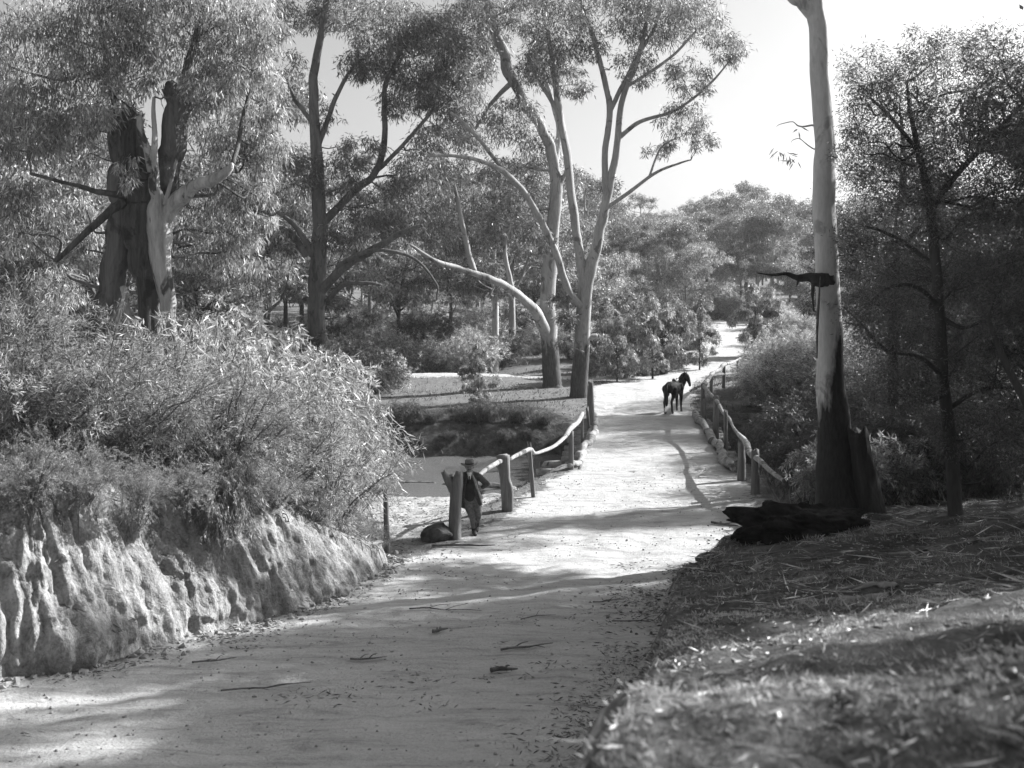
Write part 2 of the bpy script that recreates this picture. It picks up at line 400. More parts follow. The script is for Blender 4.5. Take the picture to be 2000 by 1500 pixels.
def build_ground():
    def lines(segs):
        o = []
        for a, b, s in segs:
            n = max(1, int(round((b-a)/s))); o += list(np.linspace(a, b, n, endpoint=False))
        return np.array(o+[segs[-1][1]])
    xs = lines([(-500, -80, 30), (-80, -30, 3), (-30, -12, .7), (-12, -8, .2), (-8, 8, .085), (8, 14, .2), (14, 30, .6), (30, 100, 3), (100, 500, 30)])
    ys = lines([(-40, 0, 2), (0, 3, .3), (3, 9, .1), (9, 27, .09), (27, 54, .16), (54, 80, .35), (80, 140, 1.5), (140, 340, 6), (340, 900, 40)])
    X, Y = np.meshgrid(xs, ys)
    Z = terr(X, Y)
    rm = road_mask(X, Y)+.45*fbm(X*.9, Y*.9, 4, 4)
    br = (Y > 34.4) & (Y < 48.7)
    wl = sstep(((-1.33+(Y-24.9)*(3.27/10.3))-.4-X)/1.0)*sstep((Y-23)/2)*sstep((47-Y)/3)
    fd = foot_dist(X, Y)
    t = sstep((X-(Xe(Y)-.4))/.4)*(1-sstep((Y-26)/5))
    rm = np.where(t > .5, np.minimum(rm, -.5), rm); rm = np.where(fd > .7, np.minimum(rm, -.6), rm)
    rm = np.where(br, -1.0, rm)
    dirt = sstep(rm/.9*.5+.5)*(1-.35*sstep((Y-60)/15))
    dirt = np.maximum(dirt, .5*sstep((Y-62)/4)*sstep((130-Y)/10)*sstep((X-6)/3)*(.6+.8*fbm(X*.3, Y*.3, 2)))
    mudm = np.clip(wl*(fd < .5)+.0, 0, 1)
    # trodden darker patches of soil on the far bank are grass (mask 0)
    ny, nx = X.shape
    V = np.stack([X, Y, Z], -1).reshape(-1, 3)
    i = np.arange(ny-1)[:, None]; j = np.arange(nx-1)[None, :]
    Q = np.stack([i*nx+j, i*nx+j+1, (i+1)*nx+j+1, (i+1)*nx+j], -1).reshape(-1, 4)
    rc = rm.reshape(-1)[Q].mean(1); mc = mudm.reshape(-1)[Q].mean(1); yy = V[Q, 1].mean(1)
    cls = np.where(mc > .5, 2, np.where(rc > 0, 1, 0)); cls = np.where((yy > 135) & (cls == 0), 3, cls)
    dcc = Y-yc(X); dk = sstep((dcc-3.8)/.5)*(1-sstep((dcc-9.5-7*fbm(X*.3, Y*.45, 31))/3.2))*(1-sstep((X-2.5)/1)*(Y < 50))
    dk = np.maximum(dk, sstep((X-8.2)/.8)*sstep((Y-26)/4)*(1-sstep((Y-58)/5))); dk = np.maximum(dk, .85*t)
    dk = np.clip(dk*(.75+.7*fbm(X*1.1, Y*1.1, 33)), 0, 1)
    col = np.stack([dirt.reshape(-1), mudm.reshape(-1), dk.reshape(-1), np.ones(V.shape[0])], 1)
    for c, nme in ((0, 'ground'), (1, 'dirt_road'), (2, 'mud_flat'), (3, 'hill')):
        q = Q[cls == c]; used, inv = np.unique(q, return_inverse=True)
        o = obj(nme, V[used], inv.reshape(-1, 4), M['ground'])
        a = o.data.color_attributes.new('mask', 'FLOAT_COLOR', 'POINT'); a.data.foreach_set('color', col[used].astype(np.float32).ravel())
        o['kind'] = 'structure'
build_ground()

def build_bank():
    pts, _ = catmull(FOOT, np.zeros(len(FOOT)), 40)
    seg = np.r_[0, np.cumsum(np.hypot(*np.diff(pts, axis=0).T))]
    nu = 1000; su = np.linspace(0, seg[-1], nu)
    fx = np.interp(su, seg, pts[:, 0]); fy = np.interp(su, seg, pts[:, 1])
    tx = np.gradient(fx); ty = np.gradient(fy); k = np.hypot(tx, ty); nx_, ny_ = -ty/k, tx/k
    ker = np.ones(21)/21
    nx_ = np.convolve(np.pad(nx_, 10, 'edge'), ker, 'valid'); ny_ = np.convolve(np.pad(ny_, 10, 'edge'), ker, 'valid')
    nv = 84; v = np.linspace(0, 1.5, nv)
    U, Vv = np.meshgrid(su, v, indexing='ij')
    base = terr(fx, fy); tz = plateau(fx+nx_*1.0, fy+ny_*1.0); hh = np.maximum(tz-base, .12)
    prof = 1.15+.35*fbm(U*.35, 0, 21)
    off = np.where(Vv <= 1, prof*.8*(Vv**1.35), prof*.8+(Vv-1)*1.5)
    zz = (base-.12)[:, None]+(hh+.12)[:, None]*np.minimum(Vv, 1)**(1.0-.25*fbm(U*.5, 3.0, 3))
    Uw = U+.35*fbm(U*.8, Vv*1.6, 11, 3)
    hs = hh[:, None]*Vv
    g = fbm(Uw*.7, hs*.5, 1.0, 3)*.30+fbm(Uw*2.6, hs*.5, 2.0, 4)*.20+(np.abs(fbm(Uw*6, hs*.6, 5.0, 4))-.2)*-.20
    g = g+fbm(U*5, hs*3, 16, 4)*.07+fbm(U*11, hs*9, 6, 4)*.065-.07*sstep(fbm(U*1.7, hs*1.9, 15, 3)*4)
    am = sstep(Vv/.12)*.75+.25; am = am*(1-sstep((Vv-1)/.3)*.6)
    scale = np.minimum(1, hh/1.4)[:, None]
    lip = -.22*np.exp(-((Vv-.93)/.06)**2)*np.clip(.3+1.5*fbm(U*1.1, 0, 4), 0, 1.4)
    o2 = (off+g*am+lip)*scale
    zz = zz+np.where(Vv > 1, .10-(Vv-1)*.35, .10*Vv)+(.06*fbm(U*3, hs*5, 9, 4)+.16*Vv*fbm(U*.8, Vv, 29, 4)+.05*fbm(U*9, hs*9, 19, 3))*scale
    X = fx[:, None]+nx_[:, None]*o2; Y = fy[:, None]+ny_[:, None]*o2
    global BANKLIP
    BANKLIP = (X, Y, zz, nx_, ny_, Vv)
    V = np.stack([X, Y, zz], -1).reshape(-1, 3)
    i = np.arange(nu-1)[:, None]; j = np.arange(nv-1)[None, :]
    Q = np.stack([i*nv+j, i*nv+j+1, (i+1)*nv+j+1, (i+1)*nv+j], -1).reshape(-1, 4)
    o = obj('earth_bank', V, Q[:, ::-1], M['clay']); o['kind'] = 'structure'
build_bank()
# water
def build_water():
    xs = np.linspace(-60, 60, 60); t = np.linspace(-1, 1, 5)
    X, t_ = np.meshgrid(xs, t, indexing='ij'); Y = yc(X)+t_*6.2
    V = np.stack([X, Y, np.full_like(X, -1.6)], -1).reshape(-1, 3)
    i = np.arange(59)[:, None]; j = np.arange(4)[None, :]
    Q = np.stack([i*5+j, (i+1)*5+j, (i+1)*5+j+1, i*5+j+1], -1).reshape(-1, 4)
    tag(obj('creek_water', V, Q, M['water']), kind='structure')
build_water()
def sandbar(pts, w, nme):
    g = Geo(); tube(g, [P(x, y, Y) if False else ((x-1000)*Y/F, Y, -1.62) for x, y, Y in pts], w, 10, 6, .4, 2.0)
    V, Q = g.get(); V[:, 2] = -1.6+(V[:, 2]+1.62)*.35
    tag(obj(nme, V, Q, M['clay']), kind='structure')
sandbar([(700, 0, 40.6), (760, 0, 40.9), (820, 0, 41.0), (850, 0, 40.8)], [.1, .16, .16, .05], 'sand_bar')
sandbar([(865, 0, 40.6), (900, 0, 40.4), (960, 0, 40.2), (1000, 0, 39.6)], [.06, .25, .35, .3], 'sand_bar')

# ------------------------------------------------------------------ bridge
def build_bridge():
    br = thing('log_bridge', (float(AX0[0]), float(AX0[1]), 0.0), 'low log bridge with a dirt covered deck and bleached kerb logs crossing the creek', 'bridge')
    n = 90; m = 34
    ys = np.linspace(34.0, 49.1, n); us = np.linspace(-1, 1, m)
    Yg, U = np.meshgrid(ys, us, indexing='ij')
    Xg = axis_x(Yg)+U*(2.42+.05*fbm(Yg*1.2, U*0+3))
    Z = .03*fbm(Xg*.8, Yg*.8, 3.3, 4)+.03*fbm(Xg*2, Yg*3.5, 1.3, 3)+.035-.10*np.maximum(0, np.abs(U)-.93)/.07*.3
    e = sstep((Yg-34.0)/.6)*sstep((49.1-Yg)/.6); Z = Z-.06*(1-e)
    top = np.stack([Xg, Yg, Z], -1).reshape(-1, 3)
    i = np.arange(n-1)[:, None]; j = np.arange(m-1)[None, :]
    Q = np.stack([i*m+j, (i+1)*m+j, (i+1)*m+j+1, i*m+j+1], -1).reshape(-1, 4)
    bot = top.copy(); bot[:, 2] = -.12
    N_ = len(top); Q2 = Q[:, ::-1]+N_
    rim = list(range(0, m))+[k*m+m-1 for k in range(1, n)]+[(n-1)*m+k for k in range(m-2, -1, -1)]+[k*m for k in range(n-2, 0, -1)]
    R = np.array([(rim[k], rim[(k+1) % len(rim)], rim[(k+1) % len(rim)]+N_, rim[k]+N_) for k in range(len(rim))])
    V = np.vstack([top, bot])
    o = obj('deck_earth', V, np.vstack([Q, Q2, R]), M['ground'], br)
    a = o.data.color_attributes.new('mask', 'FLOAT_COLOR', 'POINT')
    dm = 1.0-.5*np.clip(np.abs(np.tile(us, n))-.86, 0, 1)/.14
    c = np.zeros((2*N_, 4), np.float32); c[:, 3] = 1; c[:N_, 0] = dm; c[N_:, 0] = .6
    a.data.foreach_set('color', c.ravel())
    y = 34.5; k = 0
    while y < 48.9:
        r = random.uniform(.10, .16); g = Geo(); x = float(axis_x(y)); a_, b_ = random.uniform(2.6, 3.25), random.uniform(2.6, 3.2)
        tube(g, [(x-a_, y+random.uniform(-.06, .06), -.13-r), (x, y, -.13-r), (x+b_, y+random.uniform(-.06, .06), -.13-r)], [r, r, r*.85], 9, 3, .12, 2, seed=k)
        obj('deck_log', *g.get(), M['log_wood'], br); y += r*2.05; k += 1
    for s in (-1.7, 0, 1.7):
        g = Geo(); tube(g, [(float(axis_x(33.6))+s, 33.6, -.62), (float(axis_x(41))+s, 41, -.60), (float(axis_x(49.6))+s, 49.6, -.62)], [.2, .2, .18], 10, 4, .1, 1)
        obj('bearer', *g.get(), M['log_wood'], br)
    for yy in (38.5, 41.5, 44.8):
        for s in (-1.9, 1.9):
            g = Geo(); x = float(axis_x(yy))+s; tube(g, [(x, yy, -3), (x+.05, yy, -.8)], [.17, .15], 9, 4, .1, 1)
            obj('pile', *g.get(), M['post_wood'], br)
    for yy in (34.7, 36.4, 38.0):                                   # loose slabs stepping out on the left
        g = Geo(); x = float(axis_x(yy)); tube(g, [(x-3.9, yy, -.42), (x-2.4, yy+.1, -.38)], [.11, .1], 8, 3, .2, 2)
        obj('slab', *g.get(), M['rail_wood'], br)
    # kerb logs
    kl = [(1112, 34.3, .1), (1128, 35.4, .12), (1138, 37, .16), (1144, 39, .14), (1157, 41.5, .17), (1166, 44, .14), (1163, 46.5, .16), (1160, 48.4, .1)]
    g = Geo(); tube(g, [(GX(x, Y), Y, .14) for x, Y, r in kl], [r*.85 for x, Y, r in kl], 10, 8, .5, 5.0, seed=3, wob=.10)
    obj('kerb_log', *g.get(), M['rail_wood'], br)
    kr = [(1359, 48.6, .15), (1367, 46.2, .19), (1380, 43.2, .15), (1393, 40.5, .2), (1402, 38.6, .17), (1410, 37.4, .12), (1411, 36.0, .21), (1424, 34.6, .17), (1432, 33.6, .1)]
    g = Geo(); tube(g, [(GX(x, Y), Y, .16) for x, Y, r in kr], [r*.85 for x, Y, r in kr], 10, 8, .5, 5.0, seed=8, wob=.10)
    obj('kerb_log', *g.get(), M['rail_wood'], br)
build_bridge()

def post(parent, x, y, z0, z1, r0, r1, lean=(0, 0), seed=0, mat='post_wood', mid=None, jag=.14):
    g = Geo()
    pts = [(x, y, z0), (x+lean[0]*.5+(mid or 0), y+lean[1]*.5, (z0+z1)/2), (x+lean[0], y+lean[1], z1)]
    r0, r1 = r0*.88, r1*.85
    tube(g, pts, [r0, (r0+r1)/2, r1], 12, 6, .2, 4, seed=seed, flute=.07, jag=jag)
    return obj('post', *g.get(), M[mat], parent)
def build_left_rail():
    x0, y0 = GX(888, 24.9), 24.9; z = T(x0, y0)
    ra = thing('log_railing', (x0, y0, z), 'crooked bush pole railing on stout split posts left of the road running onto the bridge', 'railing')
    # forked post the man leans on
    g = Geo(); zt = float(P(888, 926, y0)[2])
    tube(g, [(x0, y0, z-.3), (x0+.02, y0, z+.8), (x0+.05, y0, z+1.25), (x0+.10, y0, zt)], [.15, .14, .15, .09], 14, 6, .14, 3, seed=1, flute=.08, jag=.1)
    tube(g, [(x0+.0, y0, z+1.05), (x0-.1, y0, z+1.25), (x0-.19, y0-.02, zt-.08), (x0-.25, y0-.02, zt+.02)], [.1, .095, .08, .05], 10, 5, .25, 4, seed=2, jag=.08)
    obj('post', *g.get(), M['post_wood'], ra)
    x1 = GX(990, 28.0); z1 = T(x1, 28.0)
    g = Geo(); zt = float(P(985, 890, 28)[2])
    tube(g, [(x1+.02, 28, z1-.3), (x1+.02, 28, z1+.5), (x1-.05, 28, z1+.85), (x1-.1, 28, zt)], [.15, .17, .14, .17], 14, 6, .14, 3, seed=5, flute=.09, jag=.03)
    tube(g, [(x1-.05, 28, z1+.85), (x1-.2, 28, z1+1.12), (x1-.26, 28, z1+1.16)], [.1, .06, .03], 8, 4, .2, 3)
    obj('post', *g.get(), M['post_wood'], ra)
    for px, px1, Y, pt, r in ((1044, 1034, 29.9, 872, .075), (1116, 1115, 34.4, 846, .11), (1137, 1137, 41.3, 815, .07), (1152, 1147, 44.5, 800, .09)):
        x = GX(px, Y); zb = T(x, Y) if Y < 34 else -.5
        post(ra, x, Y, zb-.3, float(P(px1, pt, Y)[2]), r, r*.8, (GX(px1, Y)-x, 0), px)
    post(ra, GX(1157, 45.5), 45.5, -.6, 1.75, .16, .1, (-.05, 0), 77)
    post(ra, GX(1150, 48.5), 48.5, -.6, 1.35, .12, .07, (0, 0), 78)
    rp = [(890, 936, 25.05, .05), (925, 938, 25.9, .05), (945, 921, 26.6, .075), (972, 903, 27.6, .09), (990, 900, 28.2, .055), (1010, 890, 29.0, .07), (1034, 878, 29.9, .095),
          (1045, 886, 30.8, .06), (1075, 876, 32.3, .07), (1100, 858, 33.6, .085), (1112, 840, 34.8, .11), (1128, 824, 38, .12), (1138, 808, 41.4, .1)]
    g = Geo(); tube(g, [P(a, b, Y) for a, b, Y, r in rp], [r*.72 for *_, r in rp], 10, 4, .35, 6, seed=4, wob=.02)
    obj('rail', *g.get(), M['rail_wood'], ra)
build_left_rail()
def build_right_rail():
    sp = [(1475, 30.1, 882, .15), (1448, 32.5, 866, .15), (1417, 38.2, 806, .09), (1397, 42.1, 776, .15), (1372, 49.1, 752, .12), (1389, 60, 729, .12), (1413, 62.4, 712, .12), (1441, 69, 703, .08)]
    x0 = GX(1475, 30.1); ra = thing('log_railing', (x0, 30.1, T(x0, 30.1)), 'crooked pole railing dipping along the right side of the bridge past the horse', 'railing')
    for px, Y, pt, r in sp:
        x = GX(px, Y); zb = T(x, Y) if (Y < 34 or Y > 49) else -.5
        post(ra, x, Y, zb-.4, float(P(px, pt, Y)[2]), r, r*.85, (random.uniform(-.05, .05), 0), px)
    post(ra, GX(1380, 46.5), 46.5, -.5, .95, .08, .06, (-.1, 0), 55)
    rp = [(1532, 940, 27.2, .06), (1502, 918, 28.6, .09), (1482, 898, 29.6, .1), (1466, 885, 30.8, .12), (1455, 862, 32.4, .13), (1438, 845, 34.5, .07), (1424, 818, 37.5, .07), (1412, 806, 39.5, .08), (1398, 782, 42.1, .1), (1386, 768, 45.5, .1), (1374, 755, 49, .12)]
    g = Geo(); tube(g, [P(a, b, Y) for a, b, Y, r in rp], [r*.75 for *_, r in rp], 10, 4, .35, 6, seed=14, wob=.02)
    obj('rail', *g.get(), M['rail_wood'], ra)
    rp = [(1374, 754, 49.2, .12), (1386, 738, 56, .1), (1391, 730, 60, .1), (1405, 722, 61.6, .1), (1414, 712, 62.4, .12), (1430, 708, 66, .08), (1445, 700, 69.2, .07)]
    g = Geo(); tube(g, [P(a, b, Y) for a, b, Y, r in rp], [r for *_, r in rp], 8, 5, .2, 3, seed=15)
    obj('rail', *g.get(), M['rail_wood'], ra)
    g = Geo(); tube(g, [P(1388, 734, 60), P(1413, 731, 62.4), P(1452, 729, 69)], [.1, .09, .08], 8, 5, .2, 3, seed=16)
    obj('rail', *g.get(), M['post_wood'], ra)
build_right_rail()
def lone_post():
    Y = 23.3; x = GX(757, Y); z = T(x, Y); t = thing('wooden_post', (x, Y, z), 'lone thin weathered post standing at the foot of the clay bank', 'post')
    o = post(t, x, Y, z-.3, float(P(755, 962, Y)[2]), .085, .06, (-.04, 0), 33); o.name = 'shaft'
    t2 = thing('wooden_post', (GX(757, Y)+.03, Y, z), 'x', 'post'); bpy.data.objects.remove(t2)
lone_post()

# ------------------------------------------------------------------ solid figures: capsule chains fused by a voxel remesh
def fuse(name, chains, voxel, mat, parent, smooth=6, world=False):
    g = Geo()
    for ch in chains:
        pts, rad = ch[0], ch[1]; sq = ch[2] if len(ch) > 2 else None
        pts = [np.array(p, float) for p in pts]
        p, r = catmull(pts, rad, 5) if len(pts) > 2 else catmull(pts, rad, 6)
        # rounded ends
        d0 = unit(p[0]-p[1]); d1 = unit(p[-1]-p[-2]); r0, r1 = r[0], r[-1]
        hp = [p[0]+d0*r0*s for s in (.97, .85, .55)]; hr = [r0*math.sqrt(max(0, 1-s*s)) for s in (.97, .85, .55)]
        tp = [p[-1]+d1*r1*s for s in (.55, .85, .97)]; tr = [r1*math.sqrt(max(0, 1-s*s)) for s in (.55, .85, .97)]
        p2 = np.vstack([hp, p, tp]); r2 = np.r_[hr, r, tr]
        g2 = Geo(); tube_raw(g2, p2, r2, 14, sq); V, Q = g2.get(); g.add(V, Q)
    V, Q = g.get()
    me = bpy.data.meshes.new(name+'_raw'); me.from_pydata(V.tolist(), [], [tuple(dict.fromkeys(int(i) for i in q)) for q in Q]); me.update()
    tmp = bpy.data.objects.new('tmp', me); COL.objects.link(tmp)
    md = tmp.modifiers.new('r', 'REMESH'); md.mode = 'VOXEL'; md.voxel_size = voxel; md.use_smooth_shade = True
    if smooth:
        sm = tmp.modifiers.new('s', 'SMOOTH'); sm.iterations = smooth; sm.factor = .5
    dg = bpy.context.evaluated_depsgraph_get(); me2 = bpy.data.meshes.new_from_object(tmp.evaluated_get(dg))
    bpy.data.objects.remove(tmp); bpy.data.meshes.remove(me)
    me2.name = name; me2.materials.clear(); me2.materials.append(mat)
    me2.polygons.foreach_set('use_smooth', np.ones(len(me2.polygons), bool))
    o = bpy.data.objects.new(name, me2); COL.objects.link(o); o.parent = parent
    return o
def tube_raw(g, p, r, sides, sq=None):
    d = np.gradient(p, axis=0); d = unit(d); n = len(p)
    # with a squash the cross-section keeps the x axis as its wide side
    ref = np.array([1.0, 0, 0]) if sq else None
    u = np.cross(d[0], [0, 1.0, .13]) if not sq else ref
    if np.linalg.norm(u) < .05: u = np.array([1.0, 0, 0])
    V = np.zeros((n, sides, 3)); a = np.linspace(0, 2*math.pi, sides, endpoint=False)
    for i in range(n):
        if sq: u = ref
        u = u-d[i]*np.dot(u, d[i]); u = unit(u); v = np.cross(d[i], u)
        f = sq if sq else 1.0
        V[i] = p[i]+(np.cos(a)*r[i])[:, None]*u+(np.sin(a)*r[i]*f)[:, None]*v
    i = np.arange(n-1)[:, None]; j = np.arange(sides)[None, :]
    q = np.stack([i*sides+j, i*sides+(j+1) % sides, (i+1)*sides+(j+1) % sides, (i+1)*sides+j], -1).reshape(-1, 4)
    V = np.vstack([V.reshape(-1, 3), p[0], p[-1], p[0], p[-1]]); c0 = n*sides
    jj = np.arange(sides)
    q = np.vstack([q, np.stack([(jj+1) % sides, jj, np.full(sides, c0), np.full(sides, c0)], 1),
                   np.stack([(n-1)*sides+jj, (n-1)*sides+(jj+1) % sides, np.full(sides, c0+1), np.full(sides, c0+1)], 1)])
    g.add(V, q)
def lathe(name, prof, mat, parent, loc, sides=28, sx=1, sy=1, warp=None, tilt=0.0):
    V, Q = [], []; a = np.linspace(0, 2*math.pi, sides, endpoint=False)
    for r, z in prof: V += [(r*math.cos(t)*sx, r*math.sin(t)*sy, z+(warp(t, r) if warp else 0)) for t in a]
    V = np.array(V); c, s = math.cos(tilt), math.sin(tilt)
    V = np.stack([V[:, 0]*c+V[:, 2]*s, V[:, 1], -V[:, 0]*s+V[:, 2]*c], 1)+np.array(loc)
    for i in range(len(prof)-1):
        for j in range(sides): Q.append((i*sides+j, i*sides+(j+1) % sides, (i+1)*sides+(j+1) % sides, (i+1)*sides+j))
    return obj(name, V, np.array(Q), mat, parent, world=False)

def build_man():
    Y = 25.35; x = GX(926, Y); z = T(x, Y)
    p = thing('person', (x, Y, z), 'man in felt hat, dark jacket and boots leaning at the forked post, hand on hip', 'person')
    # local: x to the right of the photo, -y towards the camera
    H = (-.10, -.02, 1.585)                                      # head centre
    fing = lambda base, d, ls, sp, cu: [([tuple(np.array(base)+np.array(sp)*k), tuple(np.array(base)+np.array(sp)*k+np.array(d)*l*.55), tuple(np.array(base)+np.array(sp)*k+np.array(d)*l*.8+np.array(cu)*l*.55)], [.0095, .009, .0075]) for k, l in zip((-1.5, -.5, .5, 1.5), ls)]
    hl = (-.50, -.02, 1.40); hr = (.13, -.02, 1.075)
    body = [([(-.09, .02, .86), (-.09, .02, 1.05), (-.09, .02, 1.25), (-.09, .02, 1.38)], [.14, .135, .16, .12], .7),
            ([(-.095, .0, 1.38), (-.10, -.005, 1.50)], [.058, .055]),
            ([(-.10, -.015, 1.52), (-.10, -.01, 1.59), (-.10, 0, 1.64)], [.064, .082, .085], 1.12),
            ([(-.10, -.085, 1.50), (-.10, -.07, 1.52)], [.028, .045]),          # chin and jaw
            ([(-.10, -.098, 1.60), (-.10, -.115, 1.575), (-.10, -.122, 1.562)], [.010, .014, .016]),   # nose
            ([(-.13, -.088, 1.612), (-.07, -.088, 1.612)], [.014, .014]),       # brow
            ([(-.183, 0, 1.60), (-.188, .006, 1.57)], [.016, .013]), ([(-.017, 0, 1.60), (-.012, .006, 1.57)], [.016, .013]),
            ([(-.13, -.062, 1.56), (-.13, -.06, 1.55)], [.026, .024]), ([(-.07, -.062, 1.56), (-.07, -.06, 1.55)], [.026, .024]),
            # arms
            ([(-.27, .02, 1.37), (-.37, .08, 1.22), (-.43, .10, 1.13)], [.055, .05, .042]),
            ([(-.43, .10, 1.13), (-.47, .04, 1.27), (-.495, .0, 1.365)], [.042, .036, .027]),
            ([(.10, .02, 1.37), (.19, .08, 1.23), (.27, .10, 1.17)], [.055, .05, .042]),
            ([(.27, .10, 1.17), (.20, .05, 1.12), (.15, .0, 1.085)], [.042, .036, .027]),
            # palms
            ([(-.495, .0, 1.37), (-.50, -.035, 1.405)], [.028, .03]), ([(.15, .0, 1.085), (.11, -.03, 1.06)], [.028, .032]),
            ([(-.47, -.01, 1.40), (-.455, -.05, 1.415)], [.012, .010]), ([(.14, -.02, 1.08), (.15, -.06, 1.05)], [.012, .010]),
            # legs: the front one bears him, the other is bent behind
            ([(-.16, .02, .86), (-.10, -.02, .62), (-.04, -.03, .46)], [.088, .075, .055]), ([(-.04, -.03, .46), (-.02, -.01, .28), (.0, 0, .09)], [.055, .052, .036]),
            ([(-.0, .02, .86), (.07, .0, .62), (.10, -.01, .47)], [.088, .072, .053]), ([(.10, -.01, .47), (.07, .16, .33), (.05, .30, .19)], [.053, .05, .036])]
    body += fing((-.505, -.055, 1.415), (-.1, -.9, .1), (.07, .08, .076, .06), (-.018, .004, 0), (0, -.3, -.9))
    body += fing((.10, -.045, 1.045), (-.8, -.35, -.4), (.07, .08, .076, .06), (.002, .004, -.019), (-.7, .3, -.3))
    fuse('body', body, .0085, M['skin'], p, 2)
    # clothing
    fuse('trousers', [([(-.165, .02, .88), (-.11, -.02, .62), (-.055, -.03, .46), (-.02, -.01, .28), (-.005, 0, .17)], [.105, .088, .07, .062, .06]),
                      ([(.0, .02, .88), (.07, .0, .64), (.095, -.01, .48), (.075, .16, .33), (.06, .25, .24)], [.10, .082, .068, .06, .055]),
                      ([(-.08, .02, .86), (-.08, .02, 1.0)], [.165, .16], .75)], .014, M['trousers'], p, 4)
    j = fuse('jacket', [([(-.18, .05, .74), (-.17, .05, .98), (-.15, .04, 1.15), (-.15, .035, 1.32)], [.155, .135, .135, .10], .85),
                        ([(.03, .05, .74), (-.01, .05, .98), (-.03, .04, 1.15), (-.04, .035, 1.32)], [.125, .125, .125, .09], .85),
                        ([(-.28, .0, .73), (-.23, -.03, 1.0), (-.19, -.04, 1.2), (-.155, -.03, 1.34), (-.14, -.01, 1.42)], [.085, .07, .065, .055, .035]),
                        ([(.13, -.04, .73), (.06, -.06, .98), (.02, -.06, 1.2), (-.03, -.04, 1.34), (-.055, -.01, 1.42)], [.05, .05, .05, .05, .035]),
                        ([(-.24, .02, 1.375), (-.09, .03, 1.43), (.07, .02, 1.375)], [.078, .062, .078]),
                        ([(-.27, .02, 1.36), (-.37, .08, 1.22), (-.43, .10, 1.13)], [.078, .07, .062]), ([(-.43, .10, 1.13), (-.465, .05, 1.26), (-.49, .01, 1.335)], [.062, .054, .046]),
                        ([(.10, .02, 1.36), (.20, .08, 1.24), (.275, .10, 1.17)], [.078, .07, .064]), ([(.275, .10, 1.17), (.22, .06, 1.125), (.175, .015, 1.095)], [.064, .056, .046])], .013, M['tweed'], p, 3)
    fuse('waistcoat', [([(-.09, -.015, .88), (-.09, -.03, 1.05), (-.09, -.035, 1.22), (-.095, -.02, 1.36)], [.14, .13, .125, .07], .75)], .013, M['waistcoat'], p, 3)
    fuse('shirt', [([(-.097, -.09, 1.31), (-.097, -.085, 1.36), (-.099, -.05, 1.42)], [.022, .034, .05]), ([(-.10, -.01, 1.42), (-.10, -.008, 1.445)], [.062, .06])], .007, M['shirt'], p, 2)
    fuse('tie', [([(-.097, -.118, 1.385), (-.097, -.125, 1.33), (-.095, -.13, 1.24)], [.013, .015, .018])], .006, M['waistcoat'], p, 1)
    V = []
    for s, xx, zz, rr in ((1, -.145, .79, 0), (-1, .075, .79, 0)): pass
    # light edge facing of the open jacket
    lp = [(.175, -.085, .72), (.115, -.11, .98), (.068, -.118, 1.12), (.035, -.12, 1.24), (-.01, -.105, 1.36), (-.045, -.06, 1.43)]
    fuse('lapel', [(lp, [.014, .022, .026, .026, .022, .012])], .007, plain('facing', .30, .9), p, 1)
    lp = [(-.20, -.085, 1.12), (-.175, -.112, 1.24), (-.15, -.10, 1.36), (-.145, -.05, 1.43)]
    fuse('lapel', [(lp, [.012, .022, .022, .012])], .007, M['tweed'], p, 1)
    fuse('boot', [([(.0, .01, .27), (0, .01, .12), (0, .02, .06)], [.072, .058, .05]), ([(.0, .04, .045), (.01, -.08, .05), (.03, -.18, .038)], [.055, .052, .042])], .009, M['boot'], p, 3)
    fuse('boot', [([(.06, .24, .27), (.05, .30, .17), (.05, .33, .11)], [.066, .055, .05]), ([(.05, .34, .11), (.05, .27, .05), (.055, .20, .02)], [.048, .045, .034])], .009, M['boot'], p, 3)
    fuse('moustache', [([(-.135, -.098, 1.535), (-.10, -.118, 1.545), (-.065, -.098, 1.535)], [.009, .014, .009])], .005, M['hair'], p, 1)
    fuse('hair', [([(-.175, .02, 1.59), (-.17, .05, 1.56)], [.024, .024]), ([(-.025, .02, 1.59), (-.03, .05, 1.56)], [.024, .024]), ([(-.15, .07, 1.55), (-.05, .07, 1.55)], [.03, .03])], .008, M['hair'], p, 2)
    w = lambda t, r: .022*math.cos(2*t)*max(0, (r-.09)/.07)
    hat = lathe('hat', [(.085, -.004), (.12, -.012), (.185, .004), (.188, .009), (.12, .004), (.102, .014), (.098, .06), (.092, .105), (.07, .13), (.035, .118), (.001, .112)], M['hat'], p, (-.10, -.005, 1.645), 30, 1, 1.12, w, -.05)
    hb = lathe('hat_band', [(.1035, .012), (.1015, .042), (.1, .042)], M['hat_band'], hat, (-.10, -.005, 1.645), 30, 1, 1.12, None, -.05)
    p.scale = (1.1, 1.1, 1.0)
    for sx_ in (-.128, -.072):
        fuse('eye', [([(sx_, -.089, 1.592), (sx_, -.0895, 1.592)], [.009, .009])], .004, M['hair'], p, 0)
build_man()

